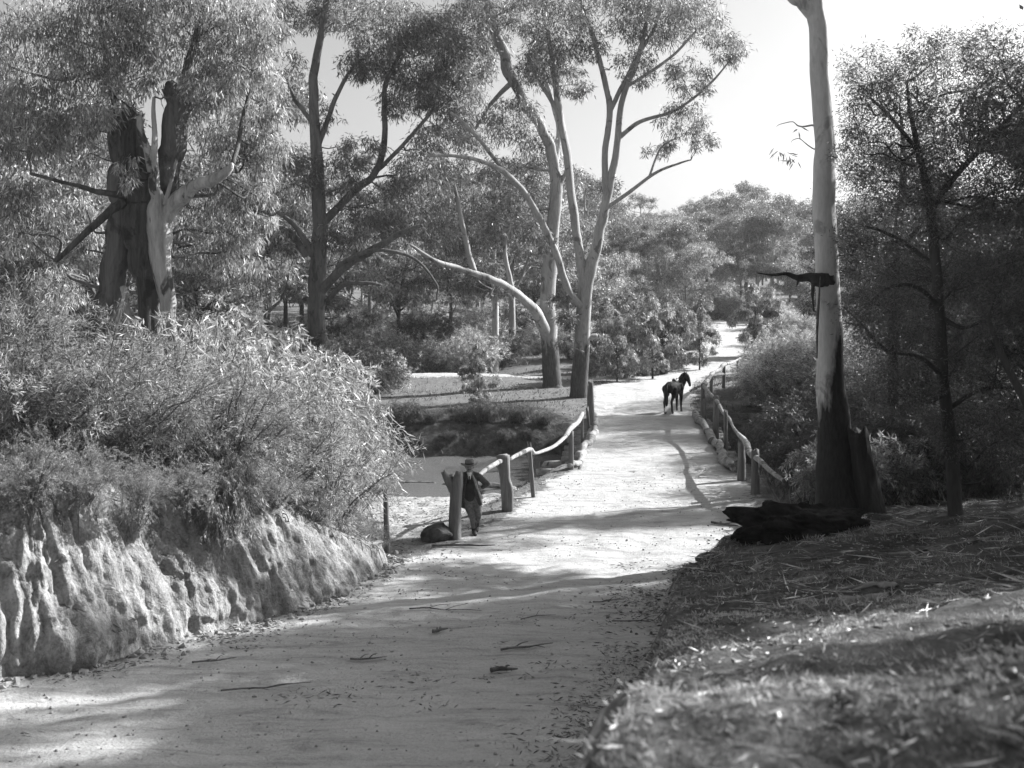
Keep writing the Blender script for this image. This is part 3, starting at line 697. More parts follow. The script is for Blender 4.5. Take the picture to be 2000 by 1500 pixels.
def build_horse():
    # built at life size, then enlarged a little to a tall stock horse
    Y = 51.6; x = GX(1318, Y); z = T(x, Y)+.0
    p = thing('horse', (x, Y, z), 'dark saddled horse standing on the road beyond the bridge, head turned right', 'horse', rz=math.radians(-33))
    # local: +y is the way the body faces, x its right side
    b = [([(0, -.58, 1.14), (0, -.3, 1.13), (0, .1, 1.07), (0, .45, 1.10)], [.25, .285, .29, .24], 1.0),
         ([(0, -.72, 1.2), (0, -.55, 1.22)], [.14, .2]), ([(0, .48, 1.05), (0, .62, 1.1)], [.22, .17]), ([(0, .28, 1.34), (0, .46, 1.36)], [.08, .09]),
         ([(0, .46, 1.18), (.05, .64, 1.34), (.13, .74, 1.50), (.2, .76, 1.60)], [.25, .205, .15, .11]),
         ([(.19, .74, 1.63), (.27, .71, 1.56), (.36, .66, 1.40), (.43, .62, 1.25), (.45, .61, 1.18)], [.095, .115, .09, .065, .06]),
         ([(.26, .72, 1.5), (.3, .70, 1.46)], [.1, .09]),
         ([(.16, .70, 1.68), (.16, .69, 1.82)], [.035, .01]), ([(.21, .79, 1.68), (.22, .80, 1.82)], [.035, .01])]
    for s, fy in ((-1, .50), (1, .38)):
        b.append(([(s*.12, fy-.02, .98), (s*.13, fy, .78), (s*.13, fy, .5)], [.13, .095, .062]))
        b.append(([(s*.13, fy, .5), (s*.13, fy+.0, .47), (s*.13, fy-.01, .14)], [.062, .056, .040]))
        b.append(([(s*.13, fy-.01, .14), (s*.13, fy+.03, .08)], [.04, .042]))
    for s, ry in ((-1, -.72), (1, -.56)):
        b.append(([(s*.13, ry+.1, 1.08), (s*.145, ry+.16, .88), (s*.14, ry+.1, .72)], [.19, .14, .09]))
        b.append(([(s*.14, ry+.12, .74), (s*.135, ry-.04, .56), (s*.135, ry-.08, .5)], [.09, .058, .052]))
        b.append(([(s*.135, ry-.08, .5), (s*.135, ry-.05, .3), (s*.135, ry-.04, .14)], [.058, .046, .043]))
        b.append(([(s*.135, ry-.04, .14), (s*.135, ry, .08)], [.041, .043]))
    fuse('body', b, .018, M['horse_coat'], p, 4)
    fuse('mane', [([(.0, .36, 1.43), (.04, .50, 1.53), (.09, .63, 1.66), (.16, .73, 1.73)], [.05, .06, .055, .035]), ([(.2, .75, 1.72), (.28, .72, 1.64)], [.03, .02])], .014, M['horse_hair'], p, 2)
    fuse('tail', [([(0, -.80, 1.27), (0, -.90, 1.1), (0, -.90, .8), (0, -.86, .5), (0, -.85, .34)], [.045, .075, .09, .07, .025])], .014, M['horse_hair'], p, 2)
    for s, fy in ((-1, .52), (1, .40)): fuse('hoof', [([(s*.13, fy, .05), (s*.13, fy+.01, .025)], [.048, .056])], .01, M['hoof'], p, 1)
    for s, ry in ((-1, -.70), (1, -.54)): fuse('hoof', [([(s*.135, ry, .05), (s*.135, ry+.01, .025)], [.05, .056])], .01, M['hoof'], p, 1)
    fuse('sock', [([(-.135, -.765, .26), (-.135, -.76, .14), (-.135, -.72, .08)], [.044, .043, .047])], .01, M['white_sock'], p, 1)
    sd = fuse('saddle', [([(0, -.02, 1.36), (0, .12, 1.35), (0, .26, 1.42)], [.10, .09, .08], 1.4), ([(0, -.1, 1.44), (0, -.06, 1.39)], [.09, .08]),
                    ([(-.27, .1, 1.28), (-.31, .12, 1.1), (-.30, .12, .98)], [.04, .05, .04]), ([(.27, .1, 1.28), (.31, .12, 1.1), (.30, .12, .98)], [.04, .05, .04])], .014, M['leather'], p, 2)
    fuse('stirrup', [([(-.33, .13, .98), (-.33, .12, .78)], [.012, .012]), ([(-.33, .07, .74), (-.33, .19, .74)], [.02, .02])], .009, M['leather'], p, 1)
    fuse('bridle', [([(.20, .60, 1.62), (.27, .60, 1.5), (.34, .585, 1.38)], [.012, .012, .012]), ([(.33, .59, 1.32), (.42, .55, 1.33), (.47, .60, 1.36)], [.012, .012, .012])], .008, M['leather'], p, 1)
build_horse()
bpy.data.objects['horse'].scale = (1.1, 1.08, 1.06)

# ------------------------------------------------------------------ hero trees
def near_twigs(g, centres, lim_p, lim_r, r0=.02, frac=1.0, maxd=99):
    lp = np.vstack(lim_p); lr = np.concatenate(lim_r)
    for c in centres:
        if RNG.random() > frac: continue
        d = np.linalg.norm(lp-c, axis=1)+np.maximum(0, lp[:, 2]-c[2])*.8
        d = d*RNG.uniform(1, 1.35, len(d)); i = int(np.argmin(d))
        if d[i] > maxd: continue
        a = lp[i]; m = (a+c)/2+RNG.normal(size=3)*.13*d[i]; m[2] += .06*d[i]; m2 = m*.45+c*.55+RNG.normal(size=3)*.09*d[i]
        r = min(lr[i]*.5, r0*(.5+.22*d[i]))
        tube(g, [a, m, m2, c], [r, r*.65, r*.4, r*.15], 4, 3, 0, cap=False)
def hero(name, label, Y, base, limbs, blobs, bark, leafm, dens, L, W, droop=.8, sub=60, sides=14, group=None, depth=1.0, twig=.022, tfrac=1.0, jag=None, flute=.05, lump=.12, pale=()):
    bx = GX(base[0], Y); t = thing(name, (bx, Y, T(bx, Y)), label, 'tree', group)
    g = Geo(); lp, lr = [], []; g2 = Geo()
    for k, lb in enumerate(limbs):
        pts = [P(a[0], a[1], Y+(a[3] if len(a) > 3 else 0)) for a in lb]; rad = [a[2]*Y/F for a in lb]
        if k == 0: pts[0][2] = min(pts[0][2], T(pts[0][0], pts[0][1])-.3)
        p, r = tube(g2 if k in pale else g, pts, rad, sides if k < 3 else 9, 8, lump, 1.0/max(.2, rad[0]*2), wob=rad[-1]*.5, seed=k*3.1+base[0]*.01, flute=flute if k < 4 else 0, jag=(jag[k] if jag and k in jag else 0))
        lp.append(p); lr.append(r)
    G = Geo(); C = []
    for b in blobs:
        px, py, rx, ry = b[:4]; dy = b[4] if len(b) > 4 else RNG.uniform(-1, 1)*depth; dm = b[5] if len(b) > 5 else 1.0
        yy = Y+dy; c = P(px, py, yy); a, h = rx*yy/F, ry*yy/F
        n = int(dens*dm*math.pi*a*h/(L*W*.3))
        if n < 10: continue
        V, Q, cc = grow_blob(c, (a, a*.9, h), n, sub, L, W, droop); G.add(V, Q); C.append(cc)
    P0 = np.vstack(lp); R0 = np.concatenate(lr)
    for q, cc in enumerate(C):
        for rep in range(2):
            c = cc.mean(0)+RNG.normal(size=3)*.35*cc.std(0)+(0 if rep == 0 else 1)*RNG.normal(size=3)*cc.std(0)
            d = np.linalg.norm(P0-c, axis=1)+np.maximum(0, P0[:, 2]-c[2])*1.5; i = int(np.argmin(d)); dd = np.linalg.norm(P0[i]-c)
            if dd < .25 or dd > 6: continue
            a_ = P0[i]; m1 = a_*.62+c*.38+RNG.normal(size=3)*.10*dd; m2 = a_*.28+c*.72+RNG.normal(size=3)*.10*dd; m1[2] -= .03*dd; m2[2] += .06*dd
            r = min(R0[i]*.6, .012+.014*dd)
            p_, r_ = tube(g, [a_, m1, m2, c], [r, r*.75, r*.5, r*.2], 6, 5, .1, 2, wob=.04*dd, cap=False, seed=q)
            lp.append(p_[3:]); lr.append(r_[3:])
    near_twigs(g, np.vstack(C), lp, lr, twig, tfrac, maxd=2.6)
    obj('trunk', *g.get(), M[bark], t)
    if pale: obj('pale_limb', *g2.get(), M['bright_bark'], t)
    obj('crown', *G.get(), M[leafm], t, smooth=False)
    return t
D = 60
hero('gum_tree', 'huge broken old gum with ribbons of peeling bark above the left clay bank', 24.5, (285, 690),
     [[(300, 760, 20, .4), (292, 620, 22, .4), (284, 520, 30, .4), (280, 430, 42, .4), (272, 350, 36, .4), (262, 290, 26, .4), (256, 232, 14, .4)],
      [(176, 740, 24, .5), (205, 620, 24, .5), (232, 500, 26, .5), (248, 400, 30, .5), (236, 330, 20, .5), (230, 250, 14, .5)],
      [(300, 460, 26, .5), (312, 380, 24, .4), (326, 290, 24, .3), (348, 178, 22, .1)],
      [(348, 760, 10), (334, 640, 14), (322, 540, 19), (312, 450, 24, -.1), (305, 380, 12, -.2), (290, 310, 8, -.2), (268, 225, 6, -.2)],
      [(318, 440, 11, -.1), (340, 400, 17, -.2), (362, 378, 16, -.3), (384, 362, 11, -.4), (412, 352, 12, -.55), (440, 338, 9, -.7), (452, 318, 4, -.7)],
      [(245, 380, 7), (200, 376, 6, -.2), (150, 362, 4, -.5), (60, 340, 3, -.6)],
      [(240, 395, 10), (200, 425, 8, -.3), (150, 470, 6, -.5), (110, 510, 4, -.6)],
      [(240, 560, 6), (250, 620, 8, .2), (258, 740, 9, .2)],
      [(308, 400, 7, -.2), (302, 310, 7, -.2), (300, 190, 3, -.2)],
      [(345, 200, 9, .4), (375, 100, 8, .6), (400, 0, 6, .8), (420, -80, 4, 1)],
      [(250, 300, 10, 1), (215, 160, 8, 1.2), (200, 60, 6, 1.3), (190, -60, 4, 1.4)],
      [(455, 320, 5, -.6), (470, 250, 4, 0), (490, 160, 3, .5)], [(246, 560, 3, -.5), (230, 630, 4, -.6), (206, 712, 2, -.7)], [(322, 400, 5, -.3), (340, 330, 3, -.3), (352, 280, 2, -.3)]],
     [(200, 50, 90, 80), (330, 40, 110, 80), (450, 90, 80, 90), (515, 190, 38, 80), (420, 230, 80, 70, .8), (475, 330, 70, 80, 1.0), (510, 400, 40, 50, 1),
      (400, 460, 80, 60, 1.2), (470, 500, 60, 50, 1.2), (170, 190, 70, 80), (170, 300, 55, 60, 1.3), (275, 140, 80, 50, 1), (390, 380, 50, 40, 1.2), (60, 80, 90, 90), (50, 240, 80, 100), (60, 420, 70, 80, 1),
      (250, 335, 28, 30, -.8, .8), (410, 160, 70, 50, -.5), (160, 440, 40, 60, 1.6), (110, 560, 60, 50, 2), (320, -40, 200, 50), (500, 60, 60, 60), (520, 300, 40, 50, .5)],
     'ribbon_bark', 'gum_leaf_pale', 1.9, .17, .032, 1.1, 40, 22, depth=1.0, twig=.016, tfrac=.3, jag={1: .5, 2: .22, 0: .5}, flute=.10, lump=.07, pale={3, 4, 7, 8, 12, 13})
def white_face():                                            # pale strip of the broken gum
    pass
hero('gum_tree', 'dark butted gum with low spreading limbs behind the left shrubs', 58, (618, 700),
     [[(620, 770, 20), (618, 620, 17), (620, 550, 18), (625, 480, 15), (624, 400, 13), (618, 270, 11), (612, 170, 9), (622, 100, 8), (640, 0, 6), (650, -60, 3)],
      [(622, 575, 9), (670, 522, 9, -1), (740, 480, 7, -2), (790, 452, 5, -3), (825, 440, 3, -3)],
      [(600, 500, 8), (575, 465, 7), (545, 442, 6), (508, 433, 5)], [(612, 500, 8), (590, 460, 6), (570, 435, 5), (535, 410, 3)],
      [(628, 440, 8), (690, 375, 8, 1), (735, 335, 7, 1), (752, 260, 6, 1), (752, 170, 5, 1), (790, 90, 3, 1)],
      [(735, 335, 5, 1), (780, 290, 4), (850, 210, 3)], [(618, 300, 6), (640, 230, 5), (670, 160, 4), (700, 120, 3)], [(618, 250, 5), (580, 200, 4), (560, 160, 2)],
      [(640, 590, 6), (665, 560, 5, -1), (700, 552, 4, -2), (745, 556, 2, -2)], [(660, 520, 5, -1), (720, 490, 4, -3), (800, 500, 3, -3), (850, 550, 2, -3), (853, 585, 1.5, -3)]],
     [(590, 25, 55, 40), (665, 15, 60, 45), (700, 120, 45, 40), (570, 120, 35, 35, 0, .5), (760, 50, 85, 55), (830, 110, 85, 60, 1, 1.5), (880, 180, 70, 50, 1, 1.5), (800, 190, 60, 42, 1, 1.5), (845, 60, 60, 40, 2, 1.4), (920, 120, 50, 45, 2, 1.2), (740, 130, 50, 35, 2, 1.2), (860, 270, 60, 35, 2, 1), (480, 560, 60, 40, -8, .8), (905, 50, 60, 60),
      (650, 345, 60, 38), (585, 335, 40, 35), (750, 400, 75, 38), (700, 445, 70, 30), (825, 340, 65, 50), (790, 430, 60, 35), (700, 290, 50, 26), (565, 385, 40, 28), (650, 240, 30, 20, 0, .5), (545, 470, 40, 30, 0, .6), (650, 470, 40, 25)],
     'grey_bark', 'gum_leaf', 1.7, .30, .055, .7, 36, depth=1.6, twig=.03)
hero('gum_tree', 'tall smooth barked gum with a long low limb reaching left over the grass', 62.5, (1080, 755),
     [[(1080, 775, 24), (1078, 740, 19), (1072, 660, 16), (1070, 560, 14.5), (1076, 450, 13), (1084, 330, 11), (1062, 262, 9.5), (1024, 200, 10), (994, 140, 11), (965, 50, 10.5), (945, -40, 9)],
      [(1068, 655, 12), (1048, 612, 10, -1), (1012, 576, 7.5, -2), (965, 548, 6.5, -3), (930, 536, 6, -3.5), (895, 524, 4.5, -4), (850, 510, 4.5, -5), (800, 478, 2, -5)],
      [(925, 530, 6, -3.5), (912, 480, 5, -3), (898, 410, 4, -3), (885, 350, 2, -3)], [(1000, 562, 5, -2), (985, 490, 4, -2), (998, 440, 3, -1)],
      [(1078, 420, 6), (1095, 360, 5), (1110, 320, 3)], [(1000, 160, 6), (960, 200, 4, 1), (930, 250, 3, 1)], [(1084, 330, 7), (1090, 240, 5, 1), (1060, 140, 4, 1)]],
     [(960, 70, 45, 40), (1030, 20, 60, 40), (1000, 230, 55, 45), (940, 255, 60, 40), (1050, 290, 50, 40, 1), (895, 400, 65, 45), (960, 435, 60, 45), (1025, 400, 45, 45), (860, 455, 45, 35), (985, 340, 50, 35), (930, 20, 40, 40), (1030, 480, 35, 30), (900, 330, 50, 30), (1060, 120, 50, 50, 1)],
     'gum_butt', 'gum_leaf', 1.5, .30, .055, .7, 36, depth=1.8, twig=.03)
hero('gum_tree', 'slender forking gum with a rough dark butt beside the bridge approach', 57.5, (1132, 775),
     [[(1130, 800, 21), (1130, 760, 17), (1136, 690, 15), (1138, 620, 14), (1146, 550, 15), (1162, 490, 11), (1175, 430, 10), (1188, 375, 8), (1205, 290, 7), (1215, 200, 6), (1248, 110, 5), (1272, 0, 3)],
      [(1146, 555, 12), (1132, 500, 9), (1120, 420, 8), (1106, 300, 8), (1092, 220, 7), (1084, 150, 6), (1070, 60, 4)],
      [(1184, 385, 7), (1182, 300, 6), (1190, 205, 6), (1170, 110, 5), (1135, 0, 3)],
      [(1178, 412, 5), (1225, 378, 4), (1285, 335, 3), (1350, 312, 1.5)], [(1208, 270, 5), (1250, 238, 4), (1320, 215, 3), (1385, 165, 2.5), (1440, 100, 1)],
      [(1138, 600, 8), (1108, 562, 7, -1), (1085, 490, 7, -2), (1040, 400, 6, -3), (1000, 350, 6, -4), (960, 322, 4, -5), (890, 305, 3, -6), (835, 305, 2, -6)],
      [(1000, 355, 4, -4), (950, 290, 3.5, -5), (900, 235, 3, -5), (880, 220, 2, -5)], [(1190, 220, 5), (1230, 140, 4), (1280, 50, 3), (1300, -30, 2)], [(1222, 170, 4), (1300, 120, 3), (1360, 60, 2)],
      [(1135, 660, 6), (1155, 658, 6), (1168, 655, 5)], [(1092, 220, 5), (1060, 170, 4), (1030, 110, 3)], [(1268, 345, 2.5), (1290, 290, 2), (1320, 270, 1)]],
     [(1090, 60, 70, 60), (1180, 20, 80, 45), (1270, 45, 65, 50), (1360, 35, 60, 45), (1420, 90, 45, 35), (1240, 135, 45, 35), (1340, 145, 45, 35), (1330, 235, 50, 38), (1370, 275, 28, 25), (1290, 290, 35, 18), (1055, 130, 50, 40), (1120, 160, 38, 35),
      (1360, 185, 35, 25, 0, .7), (1150, 95, 35, 30), (1080, -20, 90, 40), (880, 250, 40, 30, -4, .6), (1290, 10, 80, 40), (1075, 470, 25, 30, -1, .5), (1100, 640, 30, 40, -.5, .8), (1090, 600, 25, 30, -.5, .7)],
     'gum_butt', 'gum_leaf', 1.4, .28, .05, .7, 36, depth=1.6, twig=.025)
bt = hero('gum_tree', 'tall bare pale gum with a fire blackened butt on the right edge of the road', 23, (1640, 1000),
     [[(1640, 1090, 62), (1638, 1000, 52), (1632, 940, 40), (1628, 850, 32), (1622, 700, 25), (1616, 540, 22), (1611, 400, 21), (1610, 280, 20), (1600, 140, 18), (1592, 20, 18), (1575, -120, 17), (1560, -260, 14), (1550, -500, 8)],
      [(1592, 30, 15), (1570, 8, 12, -.1), (1540, -10, 9, -.2), (1480, -60, 7, -.3), (1400, -200, 4)],
      [(1585, -60, 10), (1640, -200, 8, .5), (1700, -350, 4, 1)]],
     [(1550, -330, 260, 110, 0), (1640, -420, 200, 100, 0), (1460, -260, 120, 80, 0), (1540, 275, 34, 45, 0, .45)],
     'pale_bark_burnt', 'gum_leaf', .35, .2, .04, .9, 40, 26, depth=.5, tfrac=.7, flute=.05, lump=.08)
def burnt_extras():
    g = Geo(); Y = 22.8
    tube(g, [P(1616, 548, Y+.15), P(1596, 546, Y), P(1580, 541, Y), P(1560, 543, Y), P(1535, 535, Y-.1), P(1508, 537, Y-.1), P(1478, 533, Y-.2)], [.20, .13, .095, .075, .04, .028, .008], 12, 6, .5, 7, seed=4, flute=.08)
    tube(g, [P(1588, 550, Y), P(1587, 580, Y-.05), P(1590, 608, Y)], [.05, .03, .01], 6, 4, .4, 6)
    tube(g, [P(1560, 545, Y), P(1556, 560, Y-.1)], [.03, .008], 5, 3)
    o = obj('broken_branch', *g.get(), M['char_bark'], bt)
    g = Geo(); tube(g, [P(1596, 700, 22.6), P(1596, 640, 22.6), P(1599, 590, 22.62), P(1602, 540, 22.65)], [.01, .03, .025, .01], 6, 5, .4, 4)
    obj('bark_strip', *g.get(), M['stick'], bt)
    Y = 22.6; x = GX(1690, Y); st = thing('burnt_stump', (x, Y, T(x, Y)), 'short black charred stump leaning against the foot of the pale gum', 'stump')
    g = Geo(); tube(g, [P(1705, 1030, Y), P(1695, 960, Y), P(1683, 900, Y), P(1677, 848, Y)], [.36, .27, .22, .19], 16, 6, .25, 3, seed=9, flute=.12, jag=.18)
    obj('stump_wood', *g.get(), M['char_bark'], st)
burnt_extras()
def blob_rock(name, label, cat, c, rad, mat, seed, amp=.35, f=2.5, kind=None, res=40):
    u = np.linspace(0, 2*math.pi, res, endpoint=False); v = np.linspace(0, math.pi, res//2)
    U, Vv = np.meshgrid(u, v, indexing='ij')
    d = np.stack([np.cos(U)*np.sin(Vv), np.sin(U)*np.sin(Vv), np.cos(Vv)], -1)
    n = 1+amp*fbm(d[..., 0]*f+seed, d[..., 1]*f, d[..., 2]*f, 5)
    V = (d*n[..., None]*np.array(rad)).reshape(-1, 3)
    m = res//2; i = np.arange(res)[:, None]; j = np.arange(m-1)[None, :]
    Q = np.stack([i*m+j, i*m+j+1, ((i+1) % res)*m+j+1, ((i+1) % res)*m+j], -1).reshape(-1, 4)
    o = obj(name, V, Q, mat); o.location = c
    return tag(o, label, cat, kind=kind)
def build_boulder():
    res = 48; u = np.linspace(0, 2*math.pi, res, endpoint=False); v = np.linspace(0, math.pi, res//2)
    U, Vv = np.meshgrid(u, v, indexing='ij'); d = np.stack([np.cos(U)*np.sin(Vv), np.sin(U)*np.sin(Vv), np.cos(Vv)], -1)
    r = np.full(U.shape, 1.25); rr = np.random.default_rng(4)
    for k in range(15):
        nn = unit(rr.normal(size=3)); h = rr.uniform(.62, .95); dt = d@nn
        r = np.where(dt > .05, np.minimum(r, h/np.maximum(dt, .05)), r)
    r = r*(1+.07*fbm(d[..., 0]*5, d[..., 1]*5, d[..., 2]*5, 4))
    V = (d*r[..., None]*np.array([.38, .28, .30])); V[..., 2] += .16*V[..., 0]; V = V.reshape(-1, 3); m = res//2
    i = np.arange(res)[:, None]; j = np.arange(m-1)[None, :]
    Q = np.stack([i*m+j, i*m+j+1, ((i+1) % res)*m+j+1, ((i+1) % res)*m+j], -1).reshape(-1, 4)
    o = obj('boulder', V, Q, M['rock']); o.location = onpx(846, 24.6, .12)
    tag(o, 'dark angular boulder lying between the clay bank and the leaning man', 'rock')
build_boulder()
x, y, z = onpx(1555, 21.6); blob_rock('root_mound', 'black heap of charred roots and earth around the foot of the pale gum', 'mound', (x+.1, y, z+.05), (1.35, .8, .5), M['clod'], 9, .62, 2.2, res=150)

# ------------------------------------------------------------------ prototypes of smaller plants
def shrub_proto(name, h, spread, nst, ntw, nlf, L, W, leafm, barkm, droop=.3, arch=.5, thick=.02, label='', cat='shrub', loc=(0, 0, 0), up=.5):
    t = thing(name, loc, label, cat)
    g = Geo(); lc, ld = [], []
    for s in range(nst):
        a = RNG.uniform(0, 2*math.pi); sp = spread*math.sqrt(RNG.random()); hh = h*RNG.uniform(.65, 1.05)*(1-.35*(sp/spread)**2)
        p0 = np.array([math.cos(a), math.sin(a), 0])*.12*spread*RNG.random(); p3 = np.array([math.cos(a)*sp, math.sin(a)*sp, hh])
        p1 = p0+(p3-p0)*.35+np.array([0, 0, hh*.22*arch]); p2 = p0+(p3-p0)*.72+np.array([0, 0, hh*.18*arch])
        p, r = tube(g, [p0-[0, 0, .15], p1, p2, p3], [thick, thick*.75, thick*.5, thick*.2], 5, 5, 0, wob=.03*h, seed=s*1.7, cap=False)
        for w in range(ntw):
            i = int(RNG.uniform(.18, 1)*(len(p)-1)); q0 = p[i]
            d = unit(RNG.normal(size=3)*.9+np.array([math.cos(a)*.5, math.sin(a)*.5, up])); l = h*RNG.uniform(.1, .42)
            q1 = q0+d*l*.55; q2 = q0+d*l+np.array([0, 0, -l*droop*.5])
            tube(g, [q0, q1, q2], [thick*.3, thick*.2, thick*.08], 3, 2, 0, cap=False)
            tt = RNG.random(nlf)**.7; b = q0+(q1-q0)*np.minimum(tt*2, 1)[:, None]+(q2-q1)*np.maximum(tt*2-1, 0)[:, None]
            lc.append(b+RNG.normal(0, .012*h, (nlf, 3))); dd = d+RNG.normal(0, .6, (nlf, 3)); dd[:, 2] -= droop; ld.append(dd)
    c = np.vstack(lc); d = np.vstack(ld); n = len(c)
    V, Q = leaves_geo(c, d, RNG.uniform(.6, 1.3, n)*L, RNG.uniform(.7, 1.2, n)*W)
    obj('stem', *g.get(), M[barkm], t, world=False); obj('foliage', V, Q, M[leafm], t, smooth=False, world=False)
    return t
def tree_proto(name, h, r, nl, nb, ntot, L, W, leafm, barkm, label='', crown=.45, droop=.6, sub=30, lean=0.0, group=None, trunk=.02, flat=.5, cat='tree'):
    t = thing(name, (0, 0, 0), label, cat, group)
    g = Geo(); ph = RNG.uniform(0, 6)
    top = np.array([lean*h, 0, h*.82]); rt = trunk*h
    p, rr = tube(g, [(0, 0, -.4), (lean*h*.15+.01*h*math.sin(ph), 0, h*.3), (lean*h*.5, .02*h*math.cos(ph), h*.58), top], [rt*1.25, rt*.85, rt*.6, rt*.25], 8, 5, .1, 1, seed=ph)
    lp, lr = [p], [rr]; G = Geo(); C = []
    ends = [(top, 1)]
    for k in range(nl):
        a = ph+k*2.4+RNG.uniform(-.4, .4); i = int(np.interp(k/max(1, nl-1), [0, 1], [.38, .9])*(len(p)-1)); s = p[i]
        e = s+np.array([math.cos(a)*r*RNG.uniform(.5, .95), math.sin(a)*r*RNG.uniform(.5, .95), (h-s[2])*RNG.uniform(.35, .8)])
        m = (s+e)/2+np.array([0, 0, -.04*h])
        q, qr = tube(g, [s, m, e], [rr[i]*.6, rr[i]*.4, rr[i]*.15], 6, 4, 0, wob=.03*h, seed=k+ph, cap=False); lp.append(q); lr.append(qr); ends.append((e, .8)); ends.append(((m+e)/2+RNG.normal(size=3)*.05*h, .6))
    for b in range(nb):
        e, s = ends[b % len(ends)]; c = e+RNG.normal(size=3)*np.array([.12, .12, .06])*h*.8
        c[2] = min(max(c[2], h*(1-crown)*.75), h*.97)
        if crown == .78: c[2] = h*RNG.uniform(.36, .93); c[:2] += RNG.normal(0, r*.22, 2)
        if crown >= .8:
            c[2] = h*(.1+.85*(b+.5)/nb); c[:2] *= 1.0; c[:2] += RNG.normal(0, r*.38, 2)-.4*c[:2]
        a = r*RNG.uniform(.28, .48); V, Q, cc = grow_blob(c, (a, a, a*flat*RNG.uniform(.8, 1.4)), max(20, int(ntot/nb)), sub, L, W, droop, top=.3)
        G.add(V, Q); C.append(cc)
    near_twigs(g, np.vstack(C), lp, lr, .012*h*.2, .5)
    obj('trunk', *g.get(), M[barkm], t, world=False); obj('crown', *G.get(), M[leafm], t, smooth=False, world=False)
    return t
used = {}
def put(proto, loc, rz, sc, label, group=None, tilt=0.0):
    """the first call moves the prototype itself, later ones copy it"""
    if proto.name not in used:
        used[proto.name] = 1
        proto.location = loc; proto.rotation_euler = (tilt, 0, rz); proto.scale = sc if isinstance(sc, (tuple, list)) else (sc,)*3
        if label: proto['label'] = label
        if group: proto['group'] = group
        return proto
    return copy_tree(proto, loc, rz, sc, label, group, tilt)

# left bank shrubs
sA = shrub_proto('willow_leaved_shrub', 2.5, 1.2, 26, 14, 24, .17, .022, 'shrub_leaf', 'stick', .9, .5)
sB = shrub_proto('feathery_shrub', 2.3, 1.5, 34, 17, 34, .10, .010, 'shrub_leaf', 'stick', .2, .3)
sC = shrub_proto('hanging_leaf_sapling', 3.0, 1.0, 12, 20, 34, .17, .028, 'gum_leaf_pale', 'stick', 1.5, .6)
LB = [  # px, Y, scale, kind, label
    (60, 17.0, 1.05, 1, 'fine leaved bush at the far left edge on top of the clay bank'),
    (190, 17.2, .95, 1, 'fine leaved bush below the broken gum, second from the left edge'),
    (300, 18.5, .9, 1, 'feathery bush in the middle of the bank top above the shaded clay'),
    (430, 18.6, .85, 1, 'feathery bush on the bank top over the black shrub shadow'),
    (520, 19.8, .85, 1, 'wispy bush near the right end of the clay bank top'),
    (625, 21.0, .85, 1, 'sunlit feathery bush at the nose of the clay bank beside the pond'),
    (655, 24.2, .72, 1, 'bright feathery bush drooping over the creek at the bank nose'),
    (250, 21.0, 1.05, 0, 'narrow leaved shrub crowding the foot of the broken gum'),
    (400, 21.5, 1.15, 0, 'tall narrow leaved shrub right of the broken gum trunk'),
    (520, 22.5, 1.1, 0, 'narrow leaved shrub with pale drooping leaves in mid thicket'),
    (560, 24.0, 1.15, 0, 'narrow leaved shrub below the dark forked gum'),
    (640, 26.5, 1.1, 0, 'pale narrow leaved shrub at the right back of the thicket'),
    (100, 21.0, 1.1, 0, 'narrow leaved shrub at the far left behind the bank bushes'),
    (430, 24.5, 1.15, 2, 'sapling with long hanging leaves behind the thicket'),
    (350, 22.2, 1.0, 2, 'sapling with hanging leaves in front of the pale trunk strip'),
    (520, 25.5, 1.0, 2, 'hanging leaved sapling between the two left gums'),
    (180, 24.0, 1.0, 2, 'hanging leaved sapling left of the broken gum'),
    (565, 21.6, .7, 2, 'short hanging leaved sapling at the bank nose')]
for i, (px, Y, s, k, lab) in enumerate(LB):
    x = GX(px, Y); put((sA, sB, sC)[k], (x, Y, T(x, Y)-.05), i*1.31, (s*1.25, s*1.25, s*(1.2 if Y < 20 else (1.0 if px < 380 else 1.5))), lab, 'shrubs crowding the top of the left clay bank')
for i, (px, Y, s_, zs, kk) in enumerate([(430, 17.0, .42, .5, 'd'), (405, 16.6, .3, .35, 'd'), (250, 15.2, .3, .3, 'b'), (330, 16.0, .36, .3, 'b'), (140, 14.8, .38, .35, 'b'), (520, 18.2, .32, .3, 'b'), (600, 19.8, .36, .34, 'b'), (655, 21.2, .38, .34, 'b'), (30, 14.2, .4, .4, 'b'), (470, 17.6, .3, .3, 'b'), (695, 22.6, .3, .34, 'b'), (722, 22.9, .26, .26, 'b')]):
    x = GX(px, Y)+.1; fdist = float(foot_dist(np.array([x]), np.array([Y]))[0])
    put(sB if kk == 'b' else sC, (x, Y+.25, float(plateau(x, Y))-(.55 if kk == 'd' else .12)), i*1.3, (s_, s_, zs), 'low scrub clinging to the broken lip of the clay bank', 'scrub on the lip of the clay bank')
